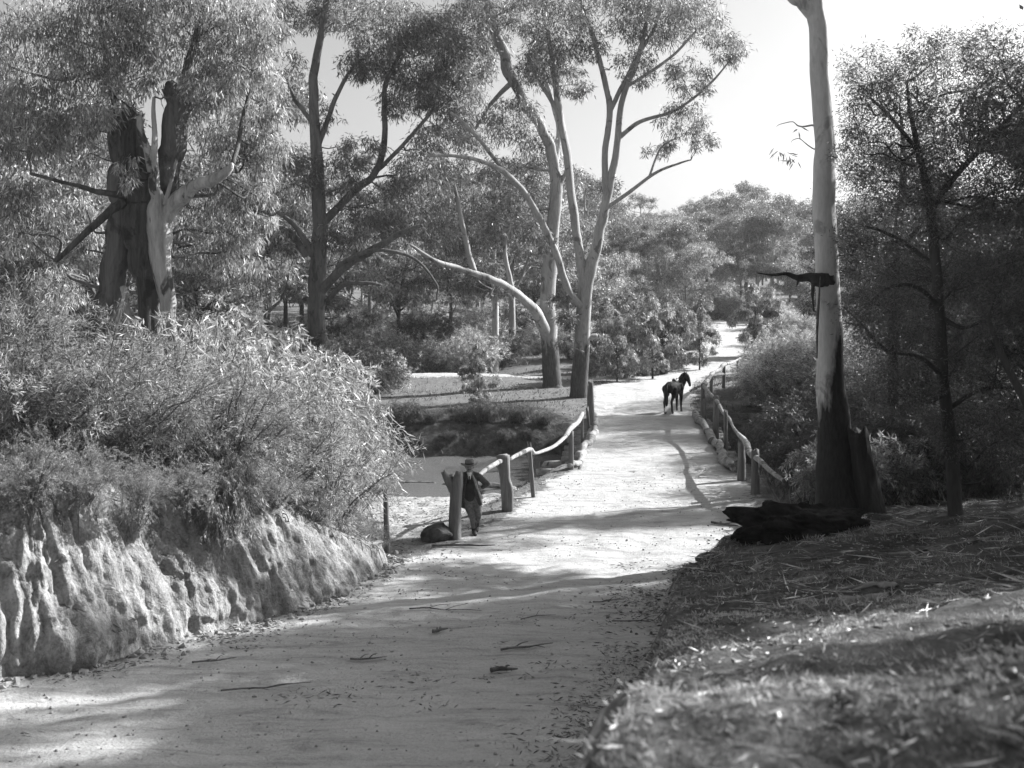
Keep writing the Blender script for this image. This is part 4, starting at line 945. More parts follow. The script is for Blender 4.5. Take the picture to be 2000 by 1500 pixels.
# right hand wattles
wat = 'airy dark wattle with a thin crooked trunk behind the burnt gum'
hero('wattle_tree', 'dark wattle with thin crooked trunk and wide feathery branches at the right edge', 21.5, (1860, 940),
     [[(1868, 1010, 15), (1858, 880, 12), (1842, 740, 11), (1836, 620, 10), (1826, 500, 10), (1816, 400, 9), (1795, 300, 6), (1778, 220, 4), (1772, 160, 2)],
      [(1818, 410, 7), (1860, 350, 6, .3), (1920, 285, 5, .5), (2000, 200, 4, .8), (2080, 100, 3, 1)], [(1836, 600, 5), (1790, 560, 4, -.3), (1740, 560, 3, -.5), (1700, 590, 2, -.5)], [(1840, 620, 5), (1880, 640, 4, -.3), (1940, 620, 3, -.5), (2000, 600, 2)],
      [(1842, 740, 5), (1800, 700, 4, -.3), (1740, 690, 2, -.5)], [(1796, 300, 5), (1740, 230, 4), (1700, 190, 2)], [(1828, 520, 5), (1760, 470, 4, .5), (1690, 440, 2, .5)], [(1850, 800, 5), (1920, 760, 4, -.4), (1990, 760, 2, -.5)]],
     [(1780, 180, 80, 70), (1700, 220, 55, 70), (1860, 260, 90, 80), (1960, 200, 80, 90), (1760, 350, 90, 70), (1880, 400, 100, 80), (1980, 380, 80, 100), (1720, 480, 80, 70), (1830, 540, 100, 80), (1950, 560, 100, 90), (1730, 620, 80, 70), (1850, 690, 100, 80), (1970, 720, 90, 90), (1760, 760, 70, 60),
      (1890, 840, 80, 60), (1990, 880, 80, 60), (1850, 100, 60, 40, 0, .6), (1700, 130, 60, 45, 0, .5), (1930, 90, 70, 50, .3, .6), (1790, 90, 50, 40, 0, .4), (1670, 300, 45, 60, 0, .6), (2080, 300, 100, 120), (2080, 560, 100, 140)],
     'dark_bark', 'wattle_leaf', 1.45, .09, .018, .2, 36, 12, depth=1.2, twig=.010, tfrac=.6)
hero('wattle_tree', 'second dark wattle between the burnt gum and the crooked wattle, farther back', 32, (1750, 860),
     [[(1748, 960, 12), (1745, 800, 10), (1745, 620, 11), (1752, 480, 9), (1765, 340, 6), (1760, 230, 3)], [(1748, 560, 5), (1700, 500, 4), (1660, 440, 2)], [(1750, 500, 5), (1810, 420, 4), (1860, 330, 2)], [(1746, 700, 5), (1690, 640, 3), (1650, 600, 2)], [(1746, 700, 4), (1800, 650, 3), (1850, 620, 2)]],
     [(1700, 330, 60, 60), (1780, 280, 70, 60), (1670, 440, 45, 60), (1740, 430, 60, 60), (1820, 380, 60, 60), (1690, 560, 50, 50), (1780, 560, 60, 60), (1700, 690, 60, 60), (1790, 720, 70, 60), (1860, 500, 60, 70), (1930, 480, 70, 90), (1960, 650, 80, 80), (1900, 780, 80, 60), (1700, 150, 60, 50, 0, .4), (1900, 120, 90, 60, 0, .5)],
     'dark_bark', 'wattle_leaf', 1.1, .12, .024, .2, 36, 10, depth=1.5, twig=.011, tfrac=.6)
hero('wattle_tree', 'leaning wattle half out of frame at the far right with small bright leaves', 19, (2060, 1000),
     [[(2090, 1080, 16), (2060, 900, 13), (2010, 800, 9), (1960, 700, 7), (1930, 620, 4)], [(2060, 900, 12), (2090, 700, 10), (2100, 400, 8), (2080, 100, 5)], [(2090, 600, 8), (2160, 400, 6), (2200, 200, 4)]],
     [(1960, 650, 60, 60), (2000, 560, 80, 80), (2100, 400, 120, 120), (2080, 180, 110, 100), (2200, 250, 120, 150), (2180, 550, 110, 120), (2080, 700, 90, 80), (2000, 830, 70, 60)],
     'dark_bark', 'wattle_leaf', 1.3, .10, .019, .2, 60, 10, depth=1.0, twig=.012)
# trees out of frame on the right: they throw the shade on the near road
tp = tree_proto('wattle_tree', 9, 3.4, 9, 30, 55000, .14, .03, 'wattle_leaf', 'dark_bark', 'dense dark unseen wattle beyond the right edge', .75, .3, 26, 0.04, trunk=.018, flat=.9)
for i, (x, y, s, rz) in enumerate([(15, 20.8, 1.05, 0), (17.5, 22.5, 1.25, 1.1), (11.2, 17.2, .85, 2.2), (19.5, 22.5, 1.3, 3.0), (7.2, 7.2, .42, 4.0), (15.5, 20.5, 1.1, 5.0), (6.7, 5.3, .5, .7)]):  # two smallest: blockers added out of view to shade the near bank corner
    put(tp, on(x, y), rz, s, 'dense dark unseen wattle beyond the right edge, there to shade the near ground', 'wattles beyond the right edge')

for i, (x, y, s_) in enumerate([(17.5, 43.5, 1.15), (21, 47, 1.3), (15.5, 37.5, .8), (20, 54, 1.2), (17, 31.5, .9), (24, 62, 1.2)]):
    put(tp, on(x, y), i*1.7+.4, s_, 'dense dark wattle in the gully beyond the burnt gum', 'wattles in the gully beyond the burnt gum')
# ------------------------------------------------------------------ mid distance
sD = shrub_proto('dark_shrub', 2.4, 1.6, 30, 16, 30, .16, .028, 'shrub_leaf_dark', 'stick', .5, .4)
sE = shrub_proto('pale_broom_shrub', 2.6, 1.9, 44, 14, 22, .22, .025, 'shrub_leaf', 'stick', .1, .5, .02)
sT = shrub_proto('drooping_tussock', 1.5, 1.5, 40, 10, 14, .30, .022, 'dark_grass', 'stick', 1.2, .9, .012)
sF = shrub_proto('round_shrub', 2.2, 1.8, 30, 14, 26, .22, .045, 'shrub_leaf', 'stick', .5, .3)
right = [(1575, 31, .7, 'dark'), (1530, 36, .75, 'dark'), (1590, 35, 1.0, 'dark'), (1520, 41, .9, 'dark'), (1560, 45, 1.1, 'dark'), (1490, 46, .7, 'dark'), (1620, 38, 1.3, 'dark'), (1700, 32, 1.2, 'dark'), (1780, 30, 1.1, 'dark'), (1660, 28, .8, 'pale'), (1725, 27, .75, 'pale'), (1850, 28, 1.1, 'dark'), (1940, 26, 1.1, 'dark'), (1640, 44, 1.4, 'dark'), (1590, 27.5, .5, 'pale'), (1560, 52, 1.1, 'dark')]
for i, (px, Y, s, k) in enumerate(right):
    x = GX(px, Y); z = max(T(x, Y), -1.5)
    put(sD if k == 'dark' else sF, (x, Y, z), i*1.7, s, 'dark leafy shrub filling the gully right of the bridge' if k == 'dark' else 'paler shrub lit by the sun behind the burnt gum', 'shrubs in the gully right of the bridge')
for i, (px, Y, s) in enumerate([(1500, 54, .85), (1545, 52, .9), (1590, 52, 1.2), (1490, 62, .8), (1520, 60, 1.1), (1570, 62, 1.2), (1640, 50, 1.3), (1700, 48, 1.4), (1500, 70, 1.0), (1560, 75, 1.1), (1780, 46, 1.4), (1860, 44, 1.4), (1620, 70, 1.2)]):
    x = GX(px, Y); put(sE, (x, Y, T(x, Y)), i*1.1, s, 'pale reedy bush on the slope above the right railing', 'pale reedy bushes right of the bridge')
for i, (px, Y, s) in enumerate([(840, 49.0, .3), (905, 49.4, .36), (955, 49.6, .45), (1010, 49.2, .4), (880, 47.9, .2), (985, 48.0, .24), (1060, 49.0, .3), (790, 49, .5), (930, 50.5, .3), (820, 47.6, .16), (860, 47.5, .12), (1035, 48.2, .22)]):
    x = GX(px, Y); put(sT, (x, Y, T(x, Y)), i*2.1, s*1.5, 'tussock of long grass drooping down the dark creek bank', 'tussocks on the far creek bank')
sap = tree_proto('gum_sapling', 5, 1.1, 9, 22, 9000, .24, .055, 'gum_leaf_pale', 'grey_bark', '', .8, 1.0, 26, .02, trunk=.012, flat=1.1)
sap2 = tree_proto('gum_sapling', 4.4, 1.3, 8, 22, 9000, .22, .055, 'gum_leaf', 'dark_bark', '', .85, .9, 26, -.03, trunk=.014, flat=1.2)
SP = [(935, 52.5, .62, 0, 'thin sapling with drooping leaves on the grassy bank above the creek'),
      (1205, 66, .85, 0, 'leafy gum sapling just right of the slender forking gum'),
      (1245, 70, 1.0, 1, 'darker gum sapling second in the row left of the horse'),
      (1275, 68, 1.05, 0, 'broad pale gum sapling directly behind the horse'),
      (1305, 74, 1.15, 1, 'tall gum sapling right behind the horse'),
      (1366, 76, .85, 0, 'small thin sapling right of the horse near the track'),
      (1225, 78, 1.2, 1, 'gum sapling in the second row left of the horse'),
      (1475, 84, 1.15, 0, 'multi stemmed sapling standing alone on the far clearing edge'),
      (1490, 86, 1.1, 1, 'sapling leaning beside the lone multi stemmed sapling'),
      (1180, 72, 1.0, 0, 'sapling behind the slender forking gum'),
      (1365, 92, 1.0, 1, 'sapling at the left end of the far clearing')]
for i, (px, Y, s, k, lab) in enumerate(SP):
    x = GX(px, Y); put((sap, sap2)[k], (x, Y, T(x, Y)), i*1.9, s, lab, 'young saplings by the track')
for i, (px, Y, s) in enumerate([(1215, 69, .55), (1255, 71, .7), (1235, 74, .8), (1295, 72, .6), (1185, 75, .9), (1320, 77, .6), (1150, 70, .5), (1275, 80, .9), (1200, 82, 1.0)]):
    x = GX(px, Y); put(sD if i % 2 else sF, (x, Y, T(x, Y)-.1), i*1.9, s, 'low bushy undergrowth among the saplings left of the horse', 'undergrowth among the saplings')
for i, (px, Y, s) in enumerate([(500, 50, 1.3), (560, 56, 1.5), (640, 54, 1.3), (690, 57, 1.3), (730, 60, 1.1), (430, 55, 1.5), (600, 62, 1.5), (350, 50, 1.4), (770, 63, .9)]):
    x = GX(px, Y); put((sD, sD, sF)[i % 3], (x, Y, T(x, Y)-.1), i*1.9, s, 'bush around the butt of the dark forked gum across the creek', 'bushes around the dark forked gum')
# background shrubs in the band behind the far track
rg = random.Random(5)
for i in range(56):
    px = rg.uniform(640, 1190) if i < 40 else rg.uniform(200, 680); Y = rg.uniform(73, 112); k = rg.choice((sE, sF, sE, sD))
    x = GX(px, Y); put(k, (x, Y, T(x, Y)-.1), rg.uniform(0, 6), rg.uniform(.9, 1.55), 'bushy scrub behind the pale track beyond the creek', 'scrub beyond the far track')
for i in range(26):
    px = rg.uniform(1180, 1700); Y = rg.uniform(92, 138); 
    if 1350 < px < 1470: Y = rg.uniform(132, 145)
    x = GX(px, Y); put(rg.choice((sE, sF)), (x, Y, T(x, Y)-.1), rg.uniform(0, 6), rg.uniform(.9, 1.6), 'low scrub bordering the far clearing', 'scrub around the far clearing')
# background gums
pro = [tree_proto('background_gum', 18, 5.0, 8, 26, 22000, .36, .11, 'gum_leaf', 'white_bark', '', .78, .6, 60, .03, flat=.6, trunk=.017),
       tree_proto('background_gum', 15, 5.0, 9, 26, 22000, .36, .11, 'gum_leaf_pale', 'grey_bark', '', .78, .6, 60, -.05, flat=.6, trunk=.016),
       tree_proto('background_gum', 20, 4.8, 9, 28, 23000, .36, .11, 'gum_leaf', 'gum_butt', '', .78, .7, 60, .06, flat=.6, trunk=.016),
       tree_proto('background_gum', 12, 4.5, 8, 24, 21000, .36, .11, 'gum_leaf_pale', 'dark_bark', '', .78, .5, 60, .02, flat=.6, trunk=.017)]
mid = [(965, 78, 0), (1000, 84, 2), (880, 92, 1), (780, 86, 3), (720, 96, 0), (520, 74, 1), (560, 90, 3), (460, 66, 2), (170, 46, 1), (60, 52, 0), (380, 60, 3), (300, 72, 0), (840, 104, 2), (920, 108, 1), (680, 108, 3), (1045, 98, 3), (1110, 94, 1), (1165, 100, 3), (620, 80, 3), (480, 90, 0), (240, 58, 3)]
for i, (px, Y, k) in enumerate(mid):
    x = GX(px, Y); s = rg.uniform(.8, 1.05)*(.85 if px > 700 else 1)
    put(pro[k], (x, Y, T(x, Y)), rg.uniform(0, 6), s, 'gum of the open woodland behind the far shrubs', 'gums of the middle woodland')
for i, (x, y, s_) in enumerate([(21.5, 22.6, 1.0), (18.5, 23.6, .95)]):  # unseen gums added to throw shade on the near left road
    put(pro[(0, 2, 3)[i]], on(x, y), i*2.0, s_, 'tall unseen gum beyond the right edge, added to shade the near road', 'tall gums beyond the right edge')
for i in range(50):
    px = rg.uniform(-100, 1200); Y = rg.uniform(112, 190)
    x = GX(px, Y); put(rg.choice(pro), (x, Y, T(x, Y)), rg.uniform(0, 6), rg.uniform(.7, 1.0), 'distant gum in the woodland at the back left', 'distant woodland gums')
for i in range(110):
    px = rg.uniform(1150, 2000); Y = 150+190*(i/110.0)+rg.uniform(-8, 8)
    x = GX(px, Y); put(rg.choice(pro), (x, Y, T(x, Y)), rg.uniform(0, 6), rg.uniform(.7, 1.05), 'distant gum on the hazy hillside right of centre', 'hillside gums')
for i in range(12):
    px = 1190+i*36+rg.uniform(-10, 10); Y = rg.uniform(118, 146)
    if 1370 < px < 1450: Y = 150
    x = GX(px, Y); put(rg.choice((pro[3], pro[1], pro[0])), (x, Y, T(x, Y)), rg.uniform(0, 6), rg.uniform(.6, .85), 'gum at the foot of the hill behind the clearing', 'gums at the hill foot')

# ------------------------------------------------------------------ grass, litter, sticks
def scatter(n, xr, yr, f, power=1.0):
    X = RNG.uniform(xr[0], xr[1], n); Y = yr[0]+(yr[1]-yr[0])*RNG.random(n)**power
    keep = RNG.random(n) < f(X, Y); X, Y = X[keep], Y[keep]
    return np.stack([X, Y, terr(X, Y)], 1)
def on_right(X, Y): return sstep((X-Xe(Y)+.25)/.4)
def grass(name, pts, L, W, mat, label=None, lean=.5, per=1):
    c = np.repeat(pts, per, 0); n = len(c); c = c+RNG.normal(0, L*.12, (n, 3))*np.array([1, 1, 0]); c[:, 2] -= .01
    d = RNG.normal(0, lean, (n, 3)); d[:, 2] = 1
    V, Q = leaves_geo(c, d, RNG.uniform(.4, 1.3, n)*L, RNG.uniform(.7, 1.3, n)*W)
    o = obj(name, V, Q, M[mat], smooth=False); tag(o, label, 'grass', kind='stuff'); return o
inview = lambda X, Y: (np.abs(X) < Y*.56+1.0)
pts = scatter(42000, (-1, 7), (2.4, 12), lambda X, Y: on_right(X, Y)*inview(X, Y)*np.clip(.3+1.6*fbm(X*.9, Y*.9, 3), 0, 1))
grass('grass', pts, .05, .006, 'straw', 'short dry grass over the near right bank', 1.0, 5)
pts = scatter(26000, (1, 18), (11, 26), lambda X, Y: on_right(X, Y)*inview(X, Y)*np.clip(.15+1.6*fbm(X*.6, Y*.6, 3), 0, 1))
grass('grass', pts, .12, .012, 'dry_grass', 'dry grass and fallen twigs around the burnt gum and wattles', .6, 2)
pts = scatter(22000, (-1.6, 4), (2.3, 15), lambda X, Y: (X > Xe(Y)-1.3)*(X < Xe(Y)+.25)*1.0)
grass('grass', pts[::2], .06, .007, 'straw', 'ragged dry grass hanging on the broken edge of the right bank', 1.2, 2)
def twigs(name, pts, L, W, mat, label):
    n = len(pts); a = RNG.uniform(0, 6.28, n); d = np.stack([np.cos(a), np.sin(a)*.8, RNG.normal(0, .1, n)], 1)
    p = pts.copy(); p[:, 2] += .02
    for k in range(1): V, Q = leaves_geo(p, d, RNG.uniform(.3, 1.6, n)*L, np.full(n, W))
    V[:, 2] = np.maximum(V[:, 2], np.repeat(pts[:, 2], 4)+.008)
    tag(obj(name, V, Q, M[mat], smooth=False), label, 'twigs', kind='stuff')
twigs('twig_litter', scatter(9000, (1, 16), (9, 25), lambda X, Y: on_right(X, Y)*inview(X, Y)*np.clip(.4+fbm(X*.8, Y*.8, 71), 0, 1)), .42, .022, 'litter_pale', 'tangled fallen twigs and bark ribbons around the pale gum and wattles')
twigs('twig_litter', scatter(2500, (-1, 8), (2.6, 10), lambda X, Y: on_right(X, Y)*inview(X, Y)*np.clip(.4+fbm(X*.8, Y*.8, 72), 0, 1)), .2, .010, 'litter_pale', 'short twigs in the grass of the near right bank')
def leftf(X, Y): return (foot_dist(X, Y) > .55)*inview(X, Y)*np.clip(.7+.8*fbm(X*.8, Y*.8, 6), 0, 1)
pts = scatter(16000, (-13, -1.8), (12, 27), leftf)
grass('grass', pts, .28, .016, 'dry_grass', 'dry grass and fern fringe on top of the left clay bank', .7, 2)
bx, by, bz, bnx, bny, bv = BANKLIP
k1 = RNG.integers(0, bx.shape[0], 15000); vv = RNG.choice(np.where((bv[0] > .92))[0], 15000)
hang = fbm(k1*.03, 0, 51, 3) > -.05
k1, vv = k1[hang], vv[hang]
pp = np.stack([bx[k1, vv], by[k1, vv], bz[k1, vv]], 1)
dd = RNG.normal(0, .6, (len(pp), 3)); over = (bv[0][vv] < 1.0)*1.0
dd[:, 0] -= bnx[k1]*(.4+.6*over); dd[:, 1] -= bny[k1]*(.4+.6*over); dd[:, 2] += .8-1.9*over
V, Q = leaves_geo(pp, dd, RNG.uniform(.4, 1.4, len(pp))*.26, RNG.uniform(.6, 1.2, len(pp))*.014)
tag(obj('grass', V, Q, M['dry_grass'], smooth=False), 'dry grass and roots hanging over the lip of the left clay bank', 'grass', kind='stuff')
def farf(X, Y): return (road_mask(X, Y) < .2)*inview(X, Y)*np.clip(.45+1.0*fbm(X*.4, Y*.4, 6), 0, 1)
pts = scatter(22000, (-28, 30), (47.2, 75), farf)
grass('grass', pts, .22, .03, 'dark_grass', 'short dark turf on the flat beyond the creek', .6, 2)
pts = scatter(16000, (-60, 70), (75, 135), farf, .8)
grass('grass', pts, .4, .06, 'dry_grass', 'tall pale grass between the far shrubs', .5, 1)
pts = scatter(5000, (6.8, 22), (26, 48), lambda X, Y: (X > 7.6+.105*(Y-34))*1.0*inview(X, Y))
grass('grass', pts, .45, .03, 'dark_grass', 'rank grass in the gully right of the bridge', .5, 3)
def litter(name, pts, L, W, label, mat='litter'):
    n = len(pts); d = RNG.normal(size=(n, 3)); d[:, 2] = RNG.normal(0, .15, n)
    p = pts.copy(); p[:, 2] += .012
    V, Q = leaves_geo(p, d, RNG.uniform(.4, 1.3, n)*L, RNG.uniform(.6, 1.3, n)*W)
    zb = np.repeat(pts[:, 2], 4)+.006; V[:, 2] = np.maximum(V[:, 2], zb)
    tag(obj(name, V, Q, M[mat], smooth=False), label, 'leaf litter', kind='stuff')
def near_edge(X, Y):
    dl = -foot_dist(X, Y); dr = (Xe(Y)-.6)-X
    e = .8*np.exp(-(dl/.45)**2)*(dl > 0)+np.exp(-(np.clip(dr, 0, 9)/.75)**2)*(dr > -.8)*(Y < 22)
    return np.clip(e*(.6+1.2*fbm(X*1.5, Y*1.5, 8))+.25*np.clip(fbm(X*.8, Y*.8, 12)*4-1.2, 0, 1), 0, 1)*inview(X, Y)
litter('leaf_litter', scatter(120000, (-9, 6), (9, 25), near_edge), .11, .02, 'gum leaves and bark crumbs gathered along the road edges')
litter('leaf_litter', scatter(60000, (-1, 15), (2.4, 24), lambda X, Y: on_right(X, Y)*inview(X, Y)*np.clip(.5+1.2*fbm(X*1.3, Y*1.3, 9), 0, 1), 1.6), .085, .016, 'pale fallen leaves and bark flakes on the right bank', 'litter_pale')
litter('leaf_litter', scatter(9000, (-8, 2), (22.5, 38), lambda X, Y: (foot_dist(X, Y) < 0)*(terr(X, Y, False) > -1.5)*(X < (-1.33+(Y-24.9)*.317)+.3)*.7), .13, .03, 'leaves and mud crumbs on the trampled slope down to the creek')
litter('leaf_litter', scatter(30000, (-8, 9), (9.5, 50), lambda X, Y: (road_mask(X, Y) > 0)*inview(X, Y)*np.clip(-.55+3.0*fbm(X*.5, Y*1.2, 22, 4), 0, 1)), .055, .022, 'clods and leaf fragments strewn over the dirt road')
def crumbs(name, pts, r, mat, label, cat):
    n = len(pts); u = np.array([(1, 0, 0), (0, 1, 0), (-1, 0, 0), (0, -1, 0)], float); m = 10
    base = np.array([(0, 0, -1)]+[(math.cos(k*math.pi/2), math.sin(k*math.pi/2), -.35) for k in range(4)]+[(math.cos(k*math.pi/2+.7)*.8, math.sin(k*math.pi/2+.7)*.8, .5) for k in range(4)]+[(0, 0, .85)])
    V = base[None]*(r*RNG.uniform(.3, 1.0, (n, 1, 1))**1.5)*RNG.uniform(.6, 1.4, (n, m, 1))*RNG.uniform(.7, 1.3, (n, 1, 3))+pts[:, None, :]
    q = []
    for k in range(4): q += [(0, 1+(k+1) % 4, 1+k, 1+k), (1+k, 1+(k+1) % 4, 5+k, 5+k), (5+k, 1+(k+1) % 4, 5+(k+1) % 4, 5+(k+1) % 4), (5+k, 5+(k+1) % 4, 9, 9)]
    tri = np.array(q)[:, :3]; Q = (tri[None]+(np.arange(n)*m)[:, None, None]).reshape(-1, 3)
    tag(obj(name, V.reshape(-1, 3), Q, M[mat], smooth=False), label, cat, kind='stuff')
M['clay_crumb'] = plain('clay_crumb', .3, .95, .4, 8)
crumbs('clods', scatter(9000, (-10, -1.5), (11, 25), lambda X, Y: np.exp(-(np.clip(-foot_dist(X, Y), 0, 9)/.35)**2)*(foot_dist(X, Y) < .25)), .07, 'clay_crumb', 'crumbled clay clods fallen along the foot of the left bank', 'clods')
crumbs('pebbles', scatter(16000, (-9, 10), (9.5, 46), lambda X, Y: (road_mask(X, Y) > -.2)*inview(X, Y)*np.clip(.1+1.3*fbm(X*.6, Y*.9, 91, 3), 0, 1)), .030, 'clay_crumb', 'small stones and clods scattered over the dirt road', 'pebbles')
crumbs('clods', scatter(2500, (0, 8), (6, 27), lambda X, Y: np.exp(-((X-Xe(Y)+.7)/.5)**2)*.6), .04, 'rock', 'dark clods broken from the edge of the right bank', 'clods')
def stick(px, py, Y, length, ang, r, label, name='stick', mat='stick', forks=2, group=None, lift=.03):
    x = GX(px, Y); z = T(x, Y); t = np.array([math.cos(ang), math.sin(ang), 0]); g = Geo()
    pts = []
    for k in range(5):
        q = np.array([x, Y, 0])+t*length*(k/4-.5)+np.array([-t[1], t[0], 0])*random.uniform(-.06, .06)*length
        pts.append((q[0], q[1], T(q[0], q[1])+lift+r*.5))
    tube(g, pts, [r, r*.9, r*.8, r*.6, r*.3], 6, 3, .2, 4)
    for f in range(forks):
        a = np.array(pts[1+f]); b = ang+random.choice((-1, 1))*random.uniform(.4, .9); e = a+np.array([math.cos(b), math.sin(b), 0])*length*.35
        e[2] = T(e[0], e[1])+lift+.04; tube(g, [a, (a+e)/2+[0, 0, .02], e], [r*.6, r*.4, r*.2], 5, 3)
    o = obj(name, *g.get(), M[mat]); tag(o, label, 'stick', group); return o
ST = [(905, 1075, 23.9, 1.4, .05, .03, 'long thin stick lying on the sunlit road right of the man'),
      (1030, 1270, 15.2, .8, .3, .02, 'forked twig heap in the middle of the shaded road'),
      (985, 1310, 13.9, .35, .1, .035, 'short dark chunk of branch on the shaded near road'),
      (720, 1285, 14.7, .5, .2, .015, 'small twig left of centre on the shaded road'),
      (520, 1345, 13.2, 1.1, .45, .012, 'long wiry twig on the near left of the road'),
      (870, 1190, 17.8, 1.2, -.1, .012, 'thin wiry twig across the road below the boulder'),
      (1190, 1170, 18.6, .6, .2, .014, 'small forked twig in the sun patch right of centre'),
      (860, 1235, 16.3, .3, .8, .03, 'stubby bark piece on the shaded road'),
      (1050, 1210, 17.2, .7, .6, .011, 'curved twig upper middle of the shaded road'),
      (1250, 1215, 16.9, .9, .1, .012, 'thin twig near the right bank foot'),
      (420, 1295, 14.5, .6, .5, .014, 'small twig beside the clay bank foot'),
      (1375, 1143, 20.0, .5, .9, .05, 'knobbly root end poking from the right bank foot'),
      (1440, 990, 26.2, 1.3, -.5, .03, 'curved dead branch lying on the road edge below the right railing')]
for a in ST: stick(*a)
RB = [(1700, 0, 16.0, 2.4, .25, .03, 'bleached fallen branch across the right bank below the wattles', 'rail_wood'),
      (1850, 0, 17.5, 2.0, .1, .03, 'pale fallen pole near the wattle foot', 'log_wood'),
      (1480, 0, 18.5, 1.1, 1.1, .025, 'bleached splinter on the corner of the right bank', 'rail_wood'),
      (1960, 0, 8.0, .8, .75, .018, 'pale stick at the right edge on the near bank', 'rail_wood'),
      (1780, 0, 13.0, 1.6, -.3, .016, 'thin grey branch on the right bank among dry grass', 'stick'),
      (1900, 0, 12.5, 1.0, .1, .02, 'short stick on the right bank near the frame edge', 'log_wood'),
      (1560, 0, 19.5, 1.5, -.1, .018, 'thin branch lying before the charred root heap', 'stick'),
      (1320, 0, 5.3, .5, .35, .009, 'blurred forked stick on the bank edge close to the camera', 'stick'),
      (1500, 0, 14.5, 1.4, .1, .014, 'bent twig on the shaded slope of the right bank', 'stick'),
      (1640, 0, 18.2, 2.2, -.2, .02, 'long dark branch lying along the mound of the pale gum', 'stick'),
      (1760, 0, 20.0, 1.8, .3, .025, 'grey branch between the pale gum and the wattle foot', 'log_wood'),
      (1600, 0, 16.8, 1.3, .5, .016, 'crooked twig in the dark litter right of the bank corner', 'stick'),
      (1900, 0, 18.8, 1.6, -.15, .02, 'dark branch in the litter below the crooked wattle', 'stick')]
for a in RB: stick(*a[:7], name='fallen_branch', mat=a[7], forks=3, lift=0.0)
def bark_slab(px, Y, l, w, ang, label):
    x = GX(px, Y); nu, nv = 26, 9; g = Geo()
    u = np.linspace(-.5, .5, nu); v = np.linspace(-1, 1, nv); U, Vv = np.meshgrid(u, v, indexing='ij')
    ww = w*(1-.5*np.abs(U*2)**2)*(1+.3*noise(U*6, 3.3, px))
    lx = U*l; ly = Vv*ww*.5+.12*l*U*U+.03*noise(U*5, Vv, px); lz = .10*w*4*(1-Vv**2)*.25+.02*noise(U*9, Vv*2, px)
    X = x+lx*math.cos(ang)-ly*math.sin(ang); Y2 = Y+lx*math.sin(ang)+ly*math.cos(ang)
    Z = terr(X, Y2)+.02+lz; top = np.stack([X, Y2, Z], -1).reshape(-1, 3); bot = top-[0, 0, .015]
    i = np.arange(nu-1)[:, None]; j = np.arange(nv-1)[None, :]
    Q = np.stack([i*nv+j, (i+1)*nv+j, (i+1)*nv+j+1, i*nv+j+1], -1).reshape(-1, 4)
    tag(obj('bark_slab', np.vstack([top, bot]), np.vstack([Q, Q[:, ::-1]+len(top)]), M['log_wood']), label, 'bark', kind='thing')
bark_slab(1640, 12.5, 1.3, .28, 2.3, 'broad curled slab of shed bark on the shaded right bank')
bark_slab(1690, 13.2, 1.0, .16, 2.1, 'narrow strip of shed bark behind the broad slab')
bark_slab(1790, 17.0, 1.1, .14, .2, 'pale strip of shed bark in the litter under the wattles')
bark_slab(1480, 17.6, .8, .14, 1.0, 'bleached bark splinters on the corner of the right bank')
rt = Geo()
for k in range(46):                                            # bare roots dangling from the broken lip
    a_ = int(RNG.integers(300, 760)); b_ = int(np.argmin(np.abs(bv[0]-RNG.uniform(.8, 1.0)))); p0 = np.array([bx[a_, b_], by[a_, b_], bz[a_, b_]])
    o_ = -np.array([bnx[a_], bny[a_], 0]); l_ = RNG.uniform(.3, .9)
    p1 = p0+o_*.10+[0, 0, -.3*l_]+RNG.normal(0, .05, 3); p2 = p1+o_*.06*l_+[RNG.normal(0, .12), RNG.normal(0, .12), -.6*l_]
    tube(rt, [p0-o_*.1, p0+o_*.06, p1, p2], [.012, .011, .008, .003], 5, 3, cap=False)
tag(obj('hanging_roots', *rt.get(), M['stick']), 'bare roots dangling down the face of the left clay bank', 'roots', kind='stuff')
# debris on top of the left bank
for px, Y, l, ang, r, lab in ((330, 17.6, 1.1, .9, .06, 'dark broken log on the left bank lip'), (290, 17.2, 2.2, -.2, .025, 'dead branch trailing over the left bank lip'), (470, 18.0, 1.8, .1, .02, 'thin dead branch on the right half of the left bank lip'), (560, 19.4, 1.6, -.1, .02, 'dead twiggy branch near the nose of the left bank')):
    stick(px, 0, Y, l, ang, r, lab, 'fallen_branch', 'stick', 3, lift=.12)

# repeats that can be told apart by their place get it in their label
ORD = 'leftmost second third fourth fifth sixth seventh eighth ninth tenth eleventh twelfth thirteenth fourteenth fifteenth sixteenth seventeenth eighteenth nineteenth twentieth twenty-first twenty-second'.split()
by = {}
for o in S.objects:
    if o.parent is None and o.get('label') and o.get('group') and 'edge' not in o['group']: by.setdefault(o['label'], []).append(o)
for lab, os_ in by.items():
    if 2 <= len(os_) <= 22:
        os_.sort(key=lambda o: o.location.x/max(1, o.location.y))
        for k, o in enumerate(os_):
            o['label'] = lab+(', leftmost of them' if k == 0 else ', rightmost of them' if k == len(os_)-1 else ', %s from the left' % ORD[k])
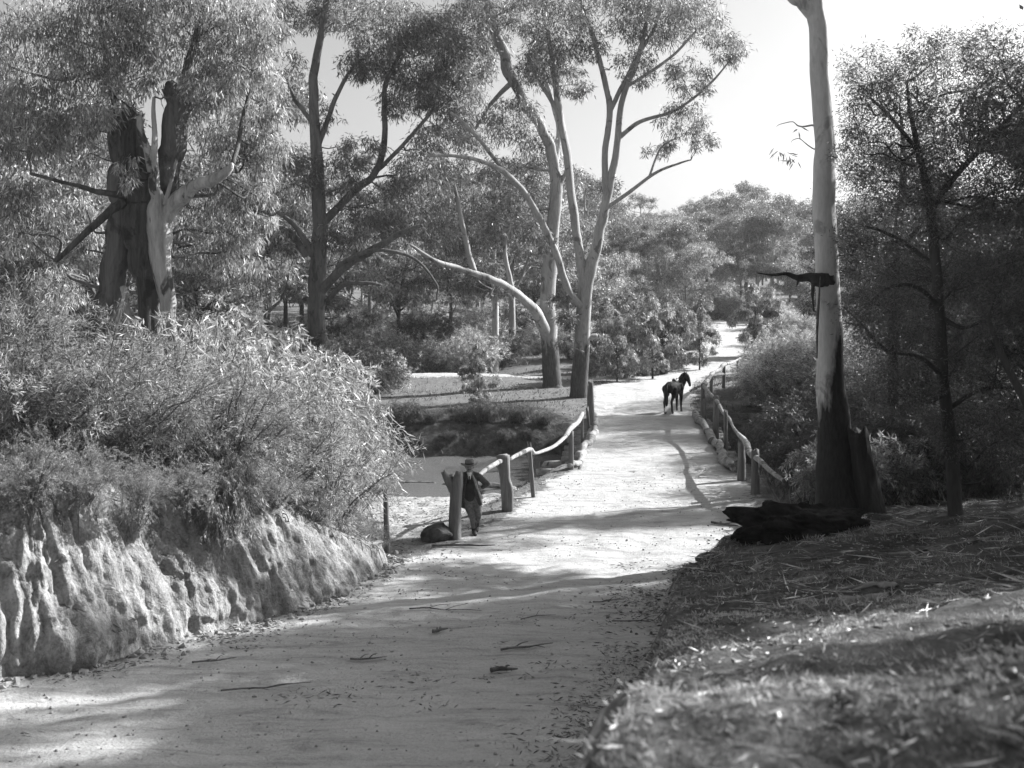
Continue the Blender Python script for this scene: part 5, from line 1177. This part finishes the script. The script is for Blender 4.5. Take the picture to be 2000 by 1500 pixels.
# ------------------------------------------------------------------ light, sky, haze, camera
AZ = math.radians(62); EL = math.radians(31)               # sun azimuth clockwise from +Y
w = bpy.data.worlds.new('World'); S.world = w; w.use_nodes = True
N, L = w.node_tree.nodes, w.node_tree.links; N.clear()
sky = N.new('ShaderNodeTexSky'); sky.sky_type = 'NISHITA'; sky.sun_disc = False; sky.sun_elevation = EL; sky.sun_rotation = AZ
sky.air_density = 1.0; sky.dust_density = 3.0
se = N.new('ShaderNodeRGBToBW'); L.new(sky.outputs[0], se.inputs[0])
bg = N.new('ShaderNodeBackground'); bg.inputs[1].default_value = .070
L.new(se.outputs[0], bg.inputs[0]); wo = N.new('ShaderNodeOutputWorld'); L.new(bg.outputs[0], wo.inputs[0])
sl = bpy.data.lights.new('sun', 'SUN'); sl.energy = 5.0; sl.angle = math.radians(.6); sl.color = (1, 1, 1)
so = bpy.data.objects.new('sun', sl); COL.objects.link(so)
sd = Vector((math.sin(AZ)*math.cos(EL), math.cos(AZ)*math.cos(EL), math.sin(EL)))
so.rotation_euler = sd.to_track_quat('Z', 'Y').to_euler(); so.location = (30, 30, 40)
HAZE = 0.0003
if HAZE:
    m = bpy.data.materials.new('haze'); m.use_nodes = True; n_ = m.node_tree.nodes; n_.clear()
    v = n_.new('ShaderNodeVolumePrincipled'); v.inputs['Color'].default_value = grey(.9); v.inputs['Density'].default_value = HAZE; v.inputs['Anisotropy'].default_value = .4
    oo = n_.new('ShaderNodeOutputMaterial'); m.node_tree.links.new(v.outputs[0], oo.inputs['Volume'])
    x0, x1, y0, y1, z0, z1 = -520, 520, -45, 920, -5, 62
    V = [(x0, y0, z0), (x1, y0, z0), (x1, y1, z0), (x0, y1, z0), (x0, y0, z1), (x1, y0, z1), (x1, y1, z1), (x0, y1, z1)]
    Q = np.array([(0, 3, 2, 1), (4, 5, 6, 7), (0, 1, 5, 4), (1, 2, 6, 5), (2, 3, 7, 6), (3, 0, 4, 7)])
    h = obj('haze', V, Q, m, smooth=False); h['kind'] = 'stuff'; h['label'] = 'thin pale haze over the whole valley'
cam = bpy.data.cameras.new('camera'); co = bpy.data.objects.new('camera', cam); COL.objects.link(co)
cam.sensor_width = 36; cam.lens = 36*F/2000; cam.shift_y = -(750-HY)/2000; cam.clip_end = 3000; cam.clip_start = .05
co.location = (0, 0, CZ); co.rotation_euler = (math.radians(90), 0, 0)
cam.dof.use_dof = True; cam.dof.focus_distance = 30; cam.dof.aperture_fstop = 2.0
S.camera = co
S.view_settings.view_transform = 'Standard'; S.view_settings.look = 'None'; S.view_settings.gamma = 1; S.view_settings.exposure = 1.3
S.render.engine = 'CYCLES'
c = S.cycles; c.max_bounces = 6; c.diffuse_bounces = 3; c.glossy_bounces = 2; c.transmission_bounces = 3; c.volume_bounces = 0; c.transparent_max_bounces = 4
c.use_denoising = True; c.sample_clamp_indirect = 4; c.caustics_reflective = False; c.caustics_refractive = False
